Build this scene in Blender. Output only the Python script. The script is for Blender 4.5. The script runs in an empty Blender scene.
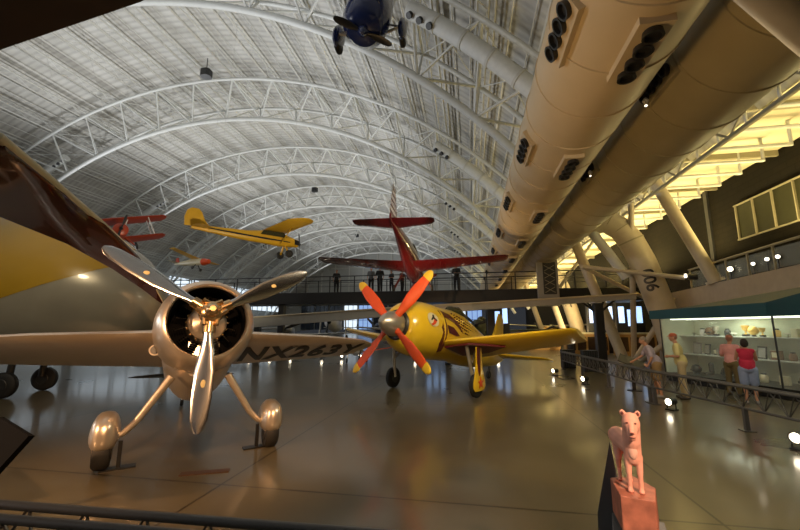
import bpy, bmesh, math, random
from mathutils import Vector, Matrix, Euler
random.seed(7)
S = bpy.context.scene
COL = S.collection
PI = math.pi
R = math.radians

# ------------------------------------------------------------------ camera
cam_data = bpy.data.cameras.new('camera')
cam_data.sensor_width = 36.0
cam_data.lens = 36.0 * 380.0 / 800.0
cam_data.clip_end = 600
cam = bpy.data.objects.new('camera', cam_data)
COL.objects.link(cam)
cam.location = (0, 0, 1.95)
cam.rotation_euler = (R(90 + 9.413), 0, R(10.3))
S.camera = cam
S.view_settings.view_transform = 'Standard'
S.view_settings.look = 'None'
S.view_settings.gamma = 1
S.view_settings.exposure = 0.0

# ------------------------------------------------------------------ world and lights
W = bpy.data.worlds.new('world'); S.world = W; W.use_nodes = True
W.node_tree.nodes['Background'].inputs[0].default_value = (0.55, 0.6, 0.7, 1)
W.node_tree.nodes['Background'].inputs[1].default_value = 0.05

def lamp(name, kind, loc, target, power, color, size=0.5, spot=60, blend=0.6):
    d = bpy.data.lights.new(name, kind)
    d.energy = power; d.color = color
    if kind == 'AREA':
        d.shape = 'DISK'; d.size = size
    else:
        d.shadow_soft_size = size
    if kind == 'SPOT':
        d.spot_size = R(spot); d.spot_blend = blend
    o = bpy.data.objects.new(name, d); COL.objects.link(o)
    o.location = loc
    v = Vector(target) - Vector(loc)
    o.rotation_euler = v.to_track_quat('-Z', 'Y').to_euler()
    return o
COOL = (0.96, 0.98, 1.0); WARM = (1.0, 0.54, 0.25); GOLD = (1.0, 0.72, 0.3)
# roof uplights, set along the two sides of the hall
for i, y in enumerate((-30, -13, 4, 22, 39, 56, 74, 94, 116)):
    lamp('roof_uplight', 'SPOT', (-52, y, 7), (-26, y + 3, 30), 17000, COOL, 1.0, 120, 1)
    lamp('roof_uplight', 'SPOT', (-8, y + 4, 9.5), (-24, y + 4, 30), 6500, COOL, 1.0, 130, 1)
# warm unseen spots on the exhibits, some added only to brighten them
lamp('unseen_exhibit_spot', 'SPOT', (1.5, -2.5, 6.0), (-4.2, 5.6, 1.5), 3300, WARM, 0.12, 36)
lamp('unseen_exhibit_spot', 'SPOT', (-8.0, -2.0, 3.2), (-4.8, 5.0, 1.5), 2100, WARM, 0.12, 44)
lamp('unseen_exhibit_spot', 'SPOT', (1.0, 4.5, 5.4), (-0.9, 12.0, 1.6), 1300, (1, 0.8, 0.5), 0.15, 50)
lamp('unseen_exhibit_spot', 'SPOT', (1.3, -0.6, 3.2), (0.67, 1.85, 1.45), 620, (1, 0.66, 0.46), 0.05, 16)
lamp('unseen_exhibit_spot', 'SPOT', (-6.5, 13.5, 3.2), (-15, 20.5, 7.9), 2600, (1, 0.85, 0.6), 0.3, 70)  # fill added to brighten the hanging yellow airplane, no fixture
lamp('unseen_exhibit_spot', 'SPOT', (0.6, 5.5, 2.8), (-2.4, 12.7, 5.9), 1700, (1, 0.85, 0.75), 0.1, 15)  # narrow fill added to bring out the striped fin
lamp('unseen_exhibit_spot', 'SPOT', (-9.5, 4.5, 5.2), (-11, 10, 2.6), 300, (1, 0.8, 0.5), 0.3, 80)
# duct wash and yellow side bay
lamp('duct_wash_light', 'SPOT', (-2.5, 4, 1.6), (2.2, 9, 6.6), 520, (1, 0.62, 0.26), 0.4, 120, 1)
lamp('duct_wash_light', 'SPOT', (-3.0, 14, 2.4), (2.2, 18, 6.6), 520, (1, 0.66, 0.3), 0.4, 120, 1)
for y, pw in ((12, 420), (18, 420), (24, 520), (31, 900), (40, 1100), (50, 1300), (62, 1500), (75, 1600), (90, 1600)):
    lamp('side_bay_light', 'AREA', (12.2, y, 5.4), (11.2, y, 10), pw, (1.0, 0.78, 0.32), 1.2)
lamp('side_bay_light', 'AREA', (8.5, 34, 1.2), (8.5, 34, 8), 500, (1.0, 0.7, 0.3), 2.0)
for p_, q_, pw in (((8.5, 29, 3.4), (8, 50, 6), 2600), ((5.5, 47, 4), (6, 75, 7), 3000), ((11, 60, 4), (12, 80, 9), 2500)): lamp('side_bay_light', 'SPOT', p_, q_, pw, (1.0, 0.75, 0.36), 0.5, 110, 1)  # unseen spots added to brighten the far bay, turned away from the camera
lamp('visitor_aisle_light', 'SPOT', (5.0, 8.0, 5.6), (6.6, 12.4, 0.6), 260, (1, 0.85, 0.62), 0.3, 90, 1)
lamp('hall_floor_fill', 'AREA', (2.4, 5.5, 5.4), (2.6, 6.5, 0), 170, (1, 0.85, 0.6), 0.8)  # fill added to warm and brighten the floor, no fixture

# ------------------------------------------------------------------ materials
def mat(name, col, rough=0.5, metal=0.0, var=0.08, scale=4.0, bump=0.0, emit=None, es=0.0, coat=0.0, alpha=None, trans=0.0):
    m = bpy.data.materials.new(name); m.use_nodes = True
    nt = m.node_tree; b = nt.nodes['Principled BSDF']
    b.inputs['Roughness'].default_value = rough
    b.inputs['Metallic'].default_value = metal
    b.inputs['Coat Weight'].default_value = coat
    b.inputs['Coat Roughness'].default_value = 0.06
    b.inputs['Transmission Weight'].default_value = trans
    tc = nt.nodes.new('ShaderNodeTexCoord')
    nz = nt.nodes.new('ShaderNodeTexNoise'); nz.inputs['Scale'].default_value = scale; nz.inputs['Detail'].default_value = 4
    nt.links.new(tc.outputs['Object'], nz.inputs['Vector'])
    mx = nt.nodes.new('ShaderNodeMix'); mx.data_type = 'RGBA'
    mx.inputs[6].default_value = tuple(max(0, c * (1 - var * 2)) for c in col) + (1,)
    mx.inputs[7].default_value = tuple(min(1, c * (1 + var)) for c in col) + (1,)
    nt.links.new(nz.outputs['Fac'], mx.inputs[0])
    nt.links.new(mx.outputs[2], b.inputs['Base Color'])
    if bump:
        bp = nt.nodes.new('ShaderNodeBump'); bp.inputs['Strength'].default_value = bump
        nt.links.new(nz.outputs['Fac'], bp.inputs['Height']); nt.links.new(bp.outputs[0], b.inputs['Normal'])
    if emit:
        b.inputs['Emission Color'].default_value = tuple(emit) + (1,)
        b.inputs['Emission Strength'].default_value = es
    if alpha is not None:
        b.inputs['Alpha'].default_value = alpha
    return m

M = {}
M['steel_white'] = mat('steel_white', (0.56, 0.57, 0.55), 0.5, 0, 0.05)
M['purlin'] = mat('purlin', (0.55, 0.55, 0.52), 0.6, 0, 0.08)
M['duct_white'] = mat('duct_white', (0.62, 0.63, 0.61), 0.5)
M['duct_tan'] = mat('duct_tan', (0.58, 0.46, 0.29), 0.45, 0, 0.06, 1.5)
M['duct_olive'] = mat('duct_olive', (0.42, 0.36, 0.22), 0.5, 0, 0.08, 1.5)
M['black'] = mat('black', (0.012, 0.012, 0.013), 0.4)
M['office_glass'] = mat('office_glass', (0.035, 0.035, 0.016), 0.3); M['office_glass'].node_tree.nodes['Principled BSDF'].inputs['Specular IOR Level'].default_value = 0.2
M['rubber'] = mat('rubber', (0.018, 0.017, 0.016), 0.65)
M['dark_steel'] = mat('dark_steel', (0.03, 0.03, 0.032), 0.5)
M['rail_grey'] = mat('rail_grey', (0.11, 0.107, 0.105), 0.42, 0.3)
M['grey_beam'] = mat('grey_beam', (0.33, 0.32, 0.29), 0.5)
M['silver_paint'] = mat('silver_paint', (0.80, 0.70, 0.58), 0.33, 0.8, 0.04, 3)
M['chrome'] = mat('chrome', (0.86, 0.85, 0.84), 0.2, 1.0, 0.05, 2)
M['brass'] = mat('brass', (0.85, 0.6, 0.32), 0.25, 1.0)
M['gunmetal'] = mat('gunmetal', (0.07, 0.065, 0.06), 0.4, 0.7)
M['engine_black'] = mat('engine_black', (0.005, 0.005, 0.005), 0.95); M['engine_black'].node_tree.nodes['Principled BSDF'].inputs['Specular IOR Level'].default_value = 0.1
M['engine'] = mat('engine', (0.55, 0.5, 0.42), 0.35, 0.8)
M['decal_gold'] = mat('decal_gold', (0.75, 0.62, 0.3), 0.5)
M['racer_yellow'] = mat('racer_yellow', (0.80, 0.52, 0.02), 0.3, 0, 0.04, 2, coat=0.5)
M['maroon'] = mat('maroon', (0.10, 0.008, 0.008), 0.35, 0, coat=0.3)
M['blade_red'] = mat('blade_red', (0.75, 0.085, 0.015), 0.4)
M['blade_yellow'] = mat('blade_yellow', (0.85, 0.55, 0.03), 0.4)
M['red_paint'] = mat('red_paint', (0.115, 0.005, 0.009), 0.25, 0, 0.05, 2, coat=0.7)
M['white_paint'] = mat('white_paint', (0.72, 0.7, 0.68), 0.35)
M['cub_yellow'] = mat('cub_yellow', (0.75, 0.42, 0.02), 0.4)
M['biplane_red'] = mat('biplane_red', (0.42, 0.055, 0.02), 0.4)
M['navy'] = mat('navy', (0.012, 0.025, 0.12), 0.2, 0, coat=0.8)
M['cream'] = mat('cream', (0.68, 0.62, 0.42), 0.4)
M['mahogany'] = mat('mahogany', (0.055, 0.010, 0.007), 0.16, 0, 0.2, 1.5, coat=1.0)
M['gold_fuselage'] = mat('gold_fuselage', (0.48, 0.29, 0.018), 0.25, 0, 0.12, 0.8, coat=0.6)
M['grey_fuselage'] = mat('grey_fuselage', (0.40, 0.37, 0.30), 0.3, 0.2, 0.15, 0.9, coat=0.4)
M['brown_under'] = mat('brown_under', (0.075, 0.042, 0.025), 0.5)
M['teal'] = mat('teal', (0.008, 0.065, 0.085), 0.55)
M['parapet'] = mat('parapet', (0.42, 0.34, 0.25), 0.6)
M['tan_tube'] = mat('tan_tube', (0.50, 0.43, 0.31), 0.45)
M['case_wall'] = mat('case_wall', (0.52, 0.55, 0.42), 0.7)
M['shelf'] = mat('shelf', (0.6, 0.63, 0.58), 0.3)
M['case_strip'] = mat('case_strip', (1, 1, 1), 0.5, emit=(0.93, 1.0, 0.78), es=2.2)
M['lens'] = mat('lens', (1, 1, 1), 0.5, emit=(1.0, 0.86, 0.62), es=9)
M['lens_dim'] = mat('lens_dim', (1, 1, 1), 0.5, emit=(1.0, 0.9, 0.72), es=3.5)
M['sky_window'] = mat('sky_window', (0.6, 0.7, 0.9), 0.5, emit=(0.30, 0.52, 1.0), es=0.7)
M['bright_window'] = mat('bright_window', (0.8, 0.85, 0.9), 0.5, emit=(0.75, 0.88, 1.0), es=1.1)
M['dim_window'] = mat('dim_window', (0.03, 0.04, 0.06), 0.15)
M['blue_screen'] = mat('blue_screen', (0.5, 0.6, 0.9), 0.5, emit=(0.38, 0.6, 1.0), es=1.4)
M['amber_panel'] = mat('amber_panel', (0.55, 0.33, 0.12), 0.6)
M['olive_panel'] = mat('olive_panel', (0.045, 0.045, 0.02), 0.25)
M['dark_wall'] = mat('dark_wall', (0.060, 0.052, 0.036), 0.7, 0, 0.2, 6)
M['frame_tan'] = mat('frame_tan', (0.30, 0.27, 0.18), 0.5)
M['end_wall'] = mat('end_wall', (0.42, 0.43, 0.42), 0.7)
M['lion'] = mat('lion', (0.90, 0.42, 0.29), 0.65, 0, 0.12, 25, bump=0.25)
M['lion_dark'] = mat('lion_dark', (0.16, 0.04, 0.03), 0.5)
M['lion_pale'] = mat('lion_pale', (0.9, 0.52, 0.38), 0.6)
M['block_wood'] = mat('block_wood', (0.55, 0.19, 0.11), 0.6, 0, 0.4, 18)
M['stand_grey'] = mat('stand_grey', (0.16, 0.155, 0.15), 0.5)
M['sign_face'] = mat('sign_face', (0.30, 0.29, 0.26), 0.5)
M['plate'] = mat('plate', (0.09, 0.045, 0.025), 0.45)
M['skin'] = mat('skin', (0.50, 0.25, 0.15), 0.6)
M['glass'] = mat('glass', (0.9, 1.0, 0.95), 0.02, 0, 0, alpha=0.10)

def nodes_of(m): return m.node_tree, m.node_tree.nodes['Principled BSDF']
def mk_floor():
    m = bpy.data.materials.new('polished_concrete'); m.use_nodes = True
    nt, b = nodes_of(m)
    g = nt.nodes.new('ShaderNodeNewGeometry')
    n1 = nt.nodes.new('ShaderNodeTexNoise'); n1.inputs['Scale'].default_value = 0.45; n1.inputs['Detail'].default_value = 7
    n2 = nt.nodes.new('ShaderNodeTexNoise'); n2.inputs['Scale'].default_value = 9; n2.inputs['Detail'].default_value = 5
    nt.links.new(g.outputs['Position'], n1.inputs['Vector']); nt.links.new(g.outputs['Position'], n2.inputs['Vector'])
    cr = nt.nodes.new('ShaderNodeValToRGB')
    cr.color_ramp.elements[0].position = 0.3; cr.color_ramp.elements[0].color = (0.082, 0.066, 0.038, 1)
    cr.color_ramp.elements[1].position = 0.7; cr.color_ramp.elements[1].color = (0.150, 0.122, 0.072, 1)
    nt.links.new(n1.outputs['Fac'], cr.inputs[0])
    br = nt.nodes.new('ShaderNodeTexBrick')
    br.offset = 0; br.inputs['Scale'].default_value = 1; br.inputs['Mortar Size'].default_value = 0.016
    br.inputs['Brick Width'].default_value = 5.6; br.inputs['Row Height'].default_value = 5.6
    br.inputs['Color1'].default_value = (1, 1, 1, 1); br.inputs['Color2'].default_value = (0.92, 0.92, 0.92, 1); br.inputs['Mortar'].default_value = (0.28, 0.27, 0.25, 1)
    mp = nt.nodes.new('ShaderNodeMapping'); mp.inputs['Location'].default_value = (3.15, 0.9, 0)
    nt.links.new(g.outputs['Position'], mp.inputs[0]); nt.links.new(mp.outputs[0], br.inputs['Vector'])
    mx = nt.nodes.new('ShaderNodeMix'); mx.data_type = 'RGBA'; mx.blend_type = 'MULTIPLY'; mx.inputs[0].default_value = 1
    nt.links.new(cr.outputs[0], mx.inputs[6]); nt.links.new(br.outputs['Color'], mx.inputs[7])
    nt.links.new(mx.outputs[2], b.inputs['Base Color'])
    mr = nt.nodes.new('ShaderNodeMapRange'); mr.inputs[3].default_value = 0.24; mr.inputs[4].default_value = 0.34
    nt.links.new(n1.outputs['Fac'], mr.inputs[0]); nt.links.new(mr.outputs[0], b.inputs['Roughness'])
    bp = nt.nodes.new('ShaderNodeBump'); bp.inputs['Strength'].default_value = 0.025
    nt.links.new(n2.outputs['Fac'], bp.inputs['Height']); nt.links.new(bp.outputs[0], b.inputs['Normal'])
    b.inputs['Coat Weight'].default_value = 0.35; b.inputs['Coat Roughness'].default_value = 0.1
    return m
M['floor'] = mk_floor()

def mk_deck(name, c0, c1, freq, axis='Y', strength=0.5):
    m = bpy.data.materials.new(name); m.use_nodes = True
    nt, b = nodes_of(m)
    g = nt.nodes.new('ShaderNodeNewGeometry')
    sx = nt.nodes.new('ShaderNodeSeparateXYZ'); nt.links.new(g.outputs['Position'], sx.inputs[0])
    mu = nt.nodes.new('ShaderNodeMath'); mu.operation = 'MULTIPLY'; mu.inputs[1].default_value = freq
    nt.links.new(sx.outputs[axis], mu.inputs[0])
    si = nt.nodes.new('ShaderNodeMath'); si.operation = 'SINE'; nt.links.new(mu.outputs[0], si.inputs[0])
    bp = nt.nodes.new('ShaderNodeBump'); bp.inputs['Strength'].default_value = strength; bp.inputs['Distance'].default_value = 0.08
    nt.links.new(si.outputs[0], bp.inputs['Height']); nt.links.new(bp.outputs[0], b.inputs['Normal'])
    nz = nt.nodes.new('ShaderNodeTexNoise'); nz.inputs['Scale'].default_value = 0.6; nz.inputs['Detail'].default_value = 8
    nt.links.new(g.outputs['Position'], nz.inputs['Vector'])
    cr = nt.nodes.new('ShaderNodeValToRGB')
    cr.color_ramp.elements[0].position = 0.3; cr.color_ramp.elements[0].color = c0 + (1,)
    cr.color_ramp.elements[1].position = 0.65; cr.color_ramp.elements[1].color = c1 + (1,)
    nt.links.new(nz.outputs['Fac'], cr.inputs[0])
    # dark grooves between the deck ribs
    gt = nt.nodes.new('ShaderNodeMapRange'); gt.inputs[1].default_value = -1; gt.inputs[2].default_value = 0.2; gt.inputs[3].default_value = 0.8; gt.inputs[4].default_value = 1
    nt.links.new(si.outputs[0], gt.inputs[0])
    mx = nt.nodes.new('ShaderNodeMix'); mx.data_type = 'RGBA'; mx.blend_type = 'MULTIPLY'; mx.inputs[0].default_value = 1
    nt.links.new(cr.outputs[0], mx.inputs[6]); nt.links.new(gt.outputs[0], mx.inputs[7])
    nt.links.new(mx.outputs[2], b.inputs['Base Color'])
    b.inputs['Roughness'].default_value = 0.7
    return m
M['deck'] = mk_deck('roof_deck', (0.36, 0.35, 0.32), (0.47, 0.46, 0.43), 9.0, 'Y', 0.25)
M['bay_deck'] = mk_deck('bay_deck', (0.62, 0.56, 0.40), (0.74, 0.68, 0.5), 5.0)

# ------------------------------------------------------------------ mesh helpers
class MB:
    """collects shapes into one mesh"""
    def __init__(s): s.v = []; s.f = []
    def add(s, vs, fs):
        o = len(s.v); s.v += [tuple(v) for v in vs]; s.f += [[i + o for i in f] for f in fs]; return s
    def box(s, c, size, rot=None):
        hx, hy, hz = (a / 2 for a in size)
        vs = [Vector((x * hx, y * hy, z * hz)) for x in (-1, 1) for y in (-1, 1) for z in (-1, 1)]
        if rot: 
            e = Euler(rot); vs = [e.to_matrix() @ v for v in vs]
        vs = [v + Vector(c) for v in vs]
        return s.add(vs, [(0, 1, 3, 2), (4, 6, 7, 5), (0, 4, 5, 1), (2, 3, 7, 6), (0, 2, 6, 4), (1, 5, 7, 3)])
    def tube(s, pts, r, n=8, caps=True, r2=None):
        pts = [Vector(p) for p in pts]; rings = []; k = len(pts)
        ref = None
        for i, p in enumerate(pts):
            t = (pts[min(i + 1, k - 1)] - pts[max(i - 1, 0)]).normalized()
            if ref is None:
                ref = t.cross(Vector((0, 0, 1)))
                if ref.length < 1e-3: ref = t.cross(Vector((0, 1, 0)))
            a = (ref - t * ref.dot(t)).normalized(); b = t.cross(a); ref = a
            rr = r if r2 is None else r + (r2 - r) * i / (k - 1)
            if isinstance(r, (list, tuple)): rr = r[i]
            rings.append([p + a * (rr * math.cos(2 * PI * j / n)) + b * (rr * math.sin(2 * PI * j / n)) for j in range(n)])
        return s.loft(rings, caps)
    def loft(s, rings, caps=True, closed=True):
        n = len(rings[0]); vs = [v for r_ in rings for v in r_]; fs = []
        for i in range(len(rings) - 1):
            for j in range(n if closed else n - 1):
                fs.append((i * n + j, i * n + (j + 1) % n, (i + 1) * n + (j + 1) % n, (i + 1) * n + j))
        if caps:
            fs.append(list(range(n))[::-1]); fs.append([(len(rings) - 1) * n + j for j in range(n)])
        return s.add(vs, fs)
    def lathe(s, prof, origin=(0, 0, 0), axis='X', n=32, sx=1, sz=1):
        rings = []
        for a, r in prof:
            ring = []
            for j in range(n):
                c, d = r * math.cos(2 * PI * j / n) * sx, r * math.sin(2 * PI * j / n) * sz
                p = {'X': (a, c, d), 'Y': (c, a, d), 'Z': (c, d, a)}[axis]
                ring.append(Vector(p) + Vector(origin))
            rings.append(ring)
        return s.loft(rings, caps=True)
    def ell(s, c, r, n=16, rot=None):
        vs = []; fs = []; m_ = n // 2
        mt = Euler(rot).to_matrix() if rot else None
        for i in range(m_ + 1):
            a = PI * i / m_
            for j in range(n):
                b = 2 * PI * j / n
                v = Vector((r[0] * math.sin(a) * math.cos(b), r[1] * math.sin(a) * math.sin(b), r[2] * math.cos(a)))
                if mt: v = mt @ v
                vs.append(v + Vector(c))
        for i in range(m_):
            for j in range(n):
                fs.append((i * n + j, (i + 1) * n + j, (i + 1) * n + (j + 1) % n, i * n + (j + 1) % n))
        return s.add(vs, fs)
    def cap(s, p1, r1, p2, r2, n=12):
        p1, p2 = Vector(p1), Vector(p2); t = (p2 - p1).normalized()
        pts = []; rs = []
        for a in (-80, -55, -30, 0): pts.append(p1 + t * r1 * math.sin(R(a))); rs.append(r1 * math.cos(R(a)))
        for a in (0, 30, 55, 80): pts.append(p2 + t * r2 * math.sin(R(a))); rs.append(r2 * math.cos(R(a)))
        return s.tube(pts, rs, n)
    def prism(s, poly, d0, d1, plane='XZ'):
        """polygon extruded between two depths; plane XZ -> depth along Y, XY -> Z, YZ -> X"""
        def P(a, b, d): return {'XZ': (a, d, b), 'XY': (a, b, d), 'YZ': (d, a, b)}[plane]
        n = len(poly)
        vs = [P(a, b, d0) for a, b in poly] + [P(a, b, d1) for a, b in poly]
        fs = [list(range(n)), list(range(n, 2 * n))[::-1]] + [(i, (i + 1) % n, n + (i + 1) % n, n + i) for i in range(n)]
        return s.add(vs, fs)
    def build(s, name, material, parent=None, smooth=True, bevel=0.0, angle=40, remesh=0.0, sm=6):
        me = bpy.data.meshes.new(name)
        me.from_pydata(s.v, [], s.f); me.update()
        bm = bmesh.new(); bm.from_mesh(me)
        if not remesh:
            bmesh.ops.remove_doubles(bm, verts=bm.verts, dist=1e-5)
        bmesh.ops.recalc_face_normals(bm, faces=bm.faces)
        bm.to_mesh(me); bm.free()
        if smooth:
            me.polygons.foreach_set('use_smooth', [True] * len(me.polygons))
            if not remesh: me.set_sharp_from_angle(angle=R(angle))
        o = bpy.data.objects.new(name, me); COL.objects.link(o)
        me.materials.append(material)
        if parent: o.parent = parent
        if bevel:
            m_ = o.modifiers.new('bevel', 'BEVEL'); m_.width = bevel; m_.segments = 2; m_.limit_method = 'ANGLE'
        if remesh:
            m_ = o.modifiers.new('remesh', 'REMESH'); m_.mode = 'VOXEL'; m_.voxel_size = remesh; m_.use_smooth_shade = True
            m2 = o.modifiers.new('smooth', 'SMOOTH'); m2.iterations = sm; m2.factor = 0.5
        return o

def tag(o, label=None, cat=None, group=None, kind=None):
    if label: o['label'] = label
    if cat: o['category'] = cat
    if group: o['group'] = group
    if kind: o['kind'] = kind
    return o
def thing(name, label, cat, loc=(0, 0, 0), rot=(0, 0, 0), group=None):
    o = bpy.data.objects.new(name, None); COL.objects.link(o)
    o.empty_display_size = 0.2
    o.location = loc; o.rotation_euler = rot
    return tag(o, label, cat, group)
def struct(name, mb, m, **k):
    return tag(mb.build(name, m, **k), kind='structure')
KIDS = {}
def copy_tree(o, parent=None):
    c = o.copy(); COL.objects.link(c)
    if parent: c.parent = parent
    for ch in [x for x in COL.objects if x.parent == o]:
        copy_tree(ch, c)
    return c
def dup(o, loc, rot, label, group=None):
    c = copy_tree(o); c.location = loc; c.rotation_euler = rot; c['label'] = label
    if group: c['group'] = group
    return c

def airfoil(n=9, t=0.12):
    """unit chord, x from 0 (nose) back to 1; fairly flat underside"""
    up = []; lo = []
    for i in range(n):
        x = (1 - math.cos(PI * i / (n - 1))) / 2
        y = 5 * (0.2969 * math.sqrt(x) - 0.126 * x - 0.3516 * x * x + 0.2843 * x ** 3 - 0.1036 * x ** 4)
        up.append((x, y * t * 1.15)); lo.append((x, -y * t * 0.75))
    return up + lo[-2:0:-1]
def wing(stations, t=0.12, vertical=False, y0=0):
    """stations: (span, x leading edge, chord, height)"""
    mb = MB(); rings = []
    af = airfoil(t=t)
    for sp, xle, ch, z in stations:
        ring = []
        for x, h in af:
            px = xle - x * ch; pz = h * ch
            ring.append(Vector((px, y0 + pz, sp)) if vertical else Vector((px, sp, z + pz)))
        rings.append(ring)
    return mb.loft(rings)
def fus(stations, n=28, sq=1.0):
    """stations: (x, z centre, half width, half height)"""
    mb = MB(); rings = []
    for x, z, hw, hh in stations:
        rings.append([Vector((x, hw * math.copysign(abs(math.cos(a)) ** sq, math.cos(a)), z + hh * math.copysign(abs(math.sin(a)) ** sq, math.sin(a)))) for a in (2 * PI * j / n for j in range(n))])
    return mb.loft(rings)
def blade_mb(L, w, hub, theta, root=0.12, x0=0.0, twist=0.5, thick=0.14, w_root=0.5):
    """one propeller blade pointing along angle theta in the local YZ plane"""
    mb = MB(); rings = []
    prof = [(0.0, w_root, 1.0), (0.12, w_root, 0.8), (0.25, 0.75, 0.45), (0.45, 1.0, 0.22), (0.7, 0.98, 0.14), (0.88, 0.8, 0.1), (0.96, 0.55, 0.08), (1.0, 0.2, 0.05)]
    d = Vector((0, math.cos(theta), math.sin(theta))); e = Vector((0, -math.sin(theta), math.cos(theta))); X = Vector((1, 0, 0))
    for s_, wf, tf in prof:
        tw = twist * (1.4 - s_)
        c = e * math.cos(tw) + X * math.sin(tw); nrm = X * math.cos(tw) - e * math.sin(tw)
        p = Vector(hub) + d * (root + (L - root) * s_) + X * x0
        a_ = w * wf / 2; b_ = w * thick * (tf + 0.3)
        if s_ < 0.1: b_ = a_
        rings.append([p + c * (a_ * math.cos(q)) + nrm * (b_ * math.sin(q)) for q in (2 * PI * j / 14 for j in range(14))])
    return mb.loft(rings)
def wheel_parts(parent, c, r, w, hub_m, name='wheel'):
    t = MB().lathe([(-w / 2, r * 0.5), (-w / 2, r * 0.82), (-w * 0.32, r * 0.97), (0, r), (w * 0.32, r * 0.97), (w / 2, r * 0.82), (w / 2, r * 0.5)], c, 'Y', 28).build(name, M['rubber'], parent)
    MB().lathe([(-w * 0.55, r * 0.12), (-w * 0.56, r * 0.45), (-w * 0.45, r * 0.52), (w * 0.45, r * 0.52), (w * 0.56, r * 0.45), (w * 0.55, r * 0.12)], c, 'Y', 20).build('hub', hub_m, t)
    return t

# ------------------------------------------------------------------ the hall: floor, roof, walls
struct('floor', MB().box((-28, 48, -0.1), (100, 196, 0.2)), M['floor'], smooth=False)
CX, CZ, RR = -30.0, -16.6, 48.3
def arc(a, r, y): return Vector((CX + r * math.sin(R(a)), y, CZ + r * math.cos(R(a))))
A0, A1 = -70.5, 57.0
mb = MB(); rings = []
N = 96
for rr in (RR, RR + 0.3):
    for yy in (-46, 142):
        rings.append([arc(A0 + (A1 - A0) * i / N, rr, yy) for i in range(N + 1)])
rings = [rings[0], rings[1], rings[3], rings[2], rings[0]]
mb.loft(rings, caps=False, closed=False)
ceiling = struct('ceiling', mb, M['deck'], angle=60)
# longitudinal joists under the deck
k = 0
a = -66.0
while a < 56:
    mb = MB()
    lo, hi = arc(a, 46.95, 0), arc(a, 47.95, 0)
    for p, rad in ((lo, 0.07), (hi, 0.1), (arc(a + 0.55, 47.95, 0), 0.07)):
        mb.tube([(p.x, -45.5, p.z), (p.x, 141, p.z)], rad, 4)
    n = 100
    zig = []
    for i in range(n + 1):
        q = lo if i % 2 else hi
        zig.append((q.x, -11 + 151 * i / n, q.z))
    for i in range(n): mb.tube([zig[i], zig[i + 1]], 0.03, 3, caps=False)
    mb.build('roof_joist', M['purlin'], ceiling, smooth=False)
    # lighter deck ribs halfway
    mb = MB()
    for da in (1.7, 3.4):
        p = arc(a + da, 48.15, 0)
        mb.tube([(p.x, -45.5, p.z), (p.x, 141, p.z)], 0.05, 4)
    mb.build('deck_rib', M['purlin'], ceiling, smooth=False)
    a += 5.1
# arched trusses
def make_truss(y):
    t = thing('roof_truss', '', 'roof truss', (0, y, 0), group='arched roof trusses')
    def chord(r, dy, rad, a0, a1, n=64): return MB().tube([arc(a0 + (a1 - a0) * i / n, r, dy) for i in range(n + 1)], rad, 10)
    chord(43.6, 0, 0.25, -67, 61).build('lower_chord', M['steel_white'], t)
    chord(46.8, -3.0, 0.17, -69, 56.5).build('upper_chord', M['steel_white'], t)
    chord(46.8, 3.0, 0.17, -69, 56.5).build('upper_chord', M['steel_white'], t)
    w = MB(); c = MB(); step = 6.1; a = 38.6 - step * 17
    while a < 58:
        L = arc(a, 43.6, 0)
        for da in (-step / 2, step / 2):
            for dy in (-3, 3):
                if a + da < 56.4: w.tube([L, arc(a + da, 46.8, dy)], 0.095, 6)
        b = a + step / 2
        if b < 56.4:
            c.tube([arc(b, 46.8, -3), arc(b, 46.8, 3)], 0.1, 6)
            if b + step < 56.4:
                c.tube([arc(b, 46.8, -3), arc(b + step, 46.8, 3)], 0.045, 5)
                c.tube([arc(b, 46.8, 3), arc(b + step, 46.8, -3)], 0.045, 5)
        a += step
    w.build('web_bars', M['steel_white'], t); c.build('cross_bracing', M['steel_white'], t)
    return t
ORD = ['nearest', 'second', 'third', 'fourth', 'fifth', 'sixth', 'seventh']
tr0 = None
for i in range(7):
    y = 21.5 + 16.8 * i
    lab = 'white tubular steel roof arch, %s from the camera%s' % (ORD[i], '' if i else ', crossing the top of the view')
    if i == 0: tr0 = make_truss(y); tr0['label'] = lab
    else: dup(tr0, (0, y, 0), (0, 0, 0), lab)
# white air ducts following the roof curve between the arches
def roof_duct(y, a0, a1, lab):
    t = thing('air_duct', lab, 'air duct', (0, y, 0), group='white ducts curving along the roof')
    MB().tube([arc(a0 + (a1 - a0) * i / 20, 45.6, 0) for i in range(21)], 0.5, 20).build('pipe', M['duct_white'], t)
    for i in range(1, 8):
        q = a0 + (a1 - a0) * i / 8
        MB().tube([arc(q - 0.1, 45.6, 0), arc(q + 0.1, 45.6, 0)], 0.54, 20).build('seam_ring', M['purlin'], t)
    s_ = 1 if a1 > a0 else -1
    for k in range(3):
        MB().tube([arc(a0 + s_ * (0.5 + 0.9 * k), 45.2, -0.25), arc(a0 + s_ * (0.5 + 0.9 * k), 45.02, -0.35)], 0.19, 12).build('nozzle', M['black'], t)
for i in range(6):
    y = 30 + 16.8 * i - 11.0
    roof_duct(y, 36.5, 56, 'white round air duct high on the right of the roof, %s from the camera' % ORD[i])
    roof_duct(y + 19, -27.5, -60, 'white round air duct high on the left of the roof, %s from the camera' % ORD[i])
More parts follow.
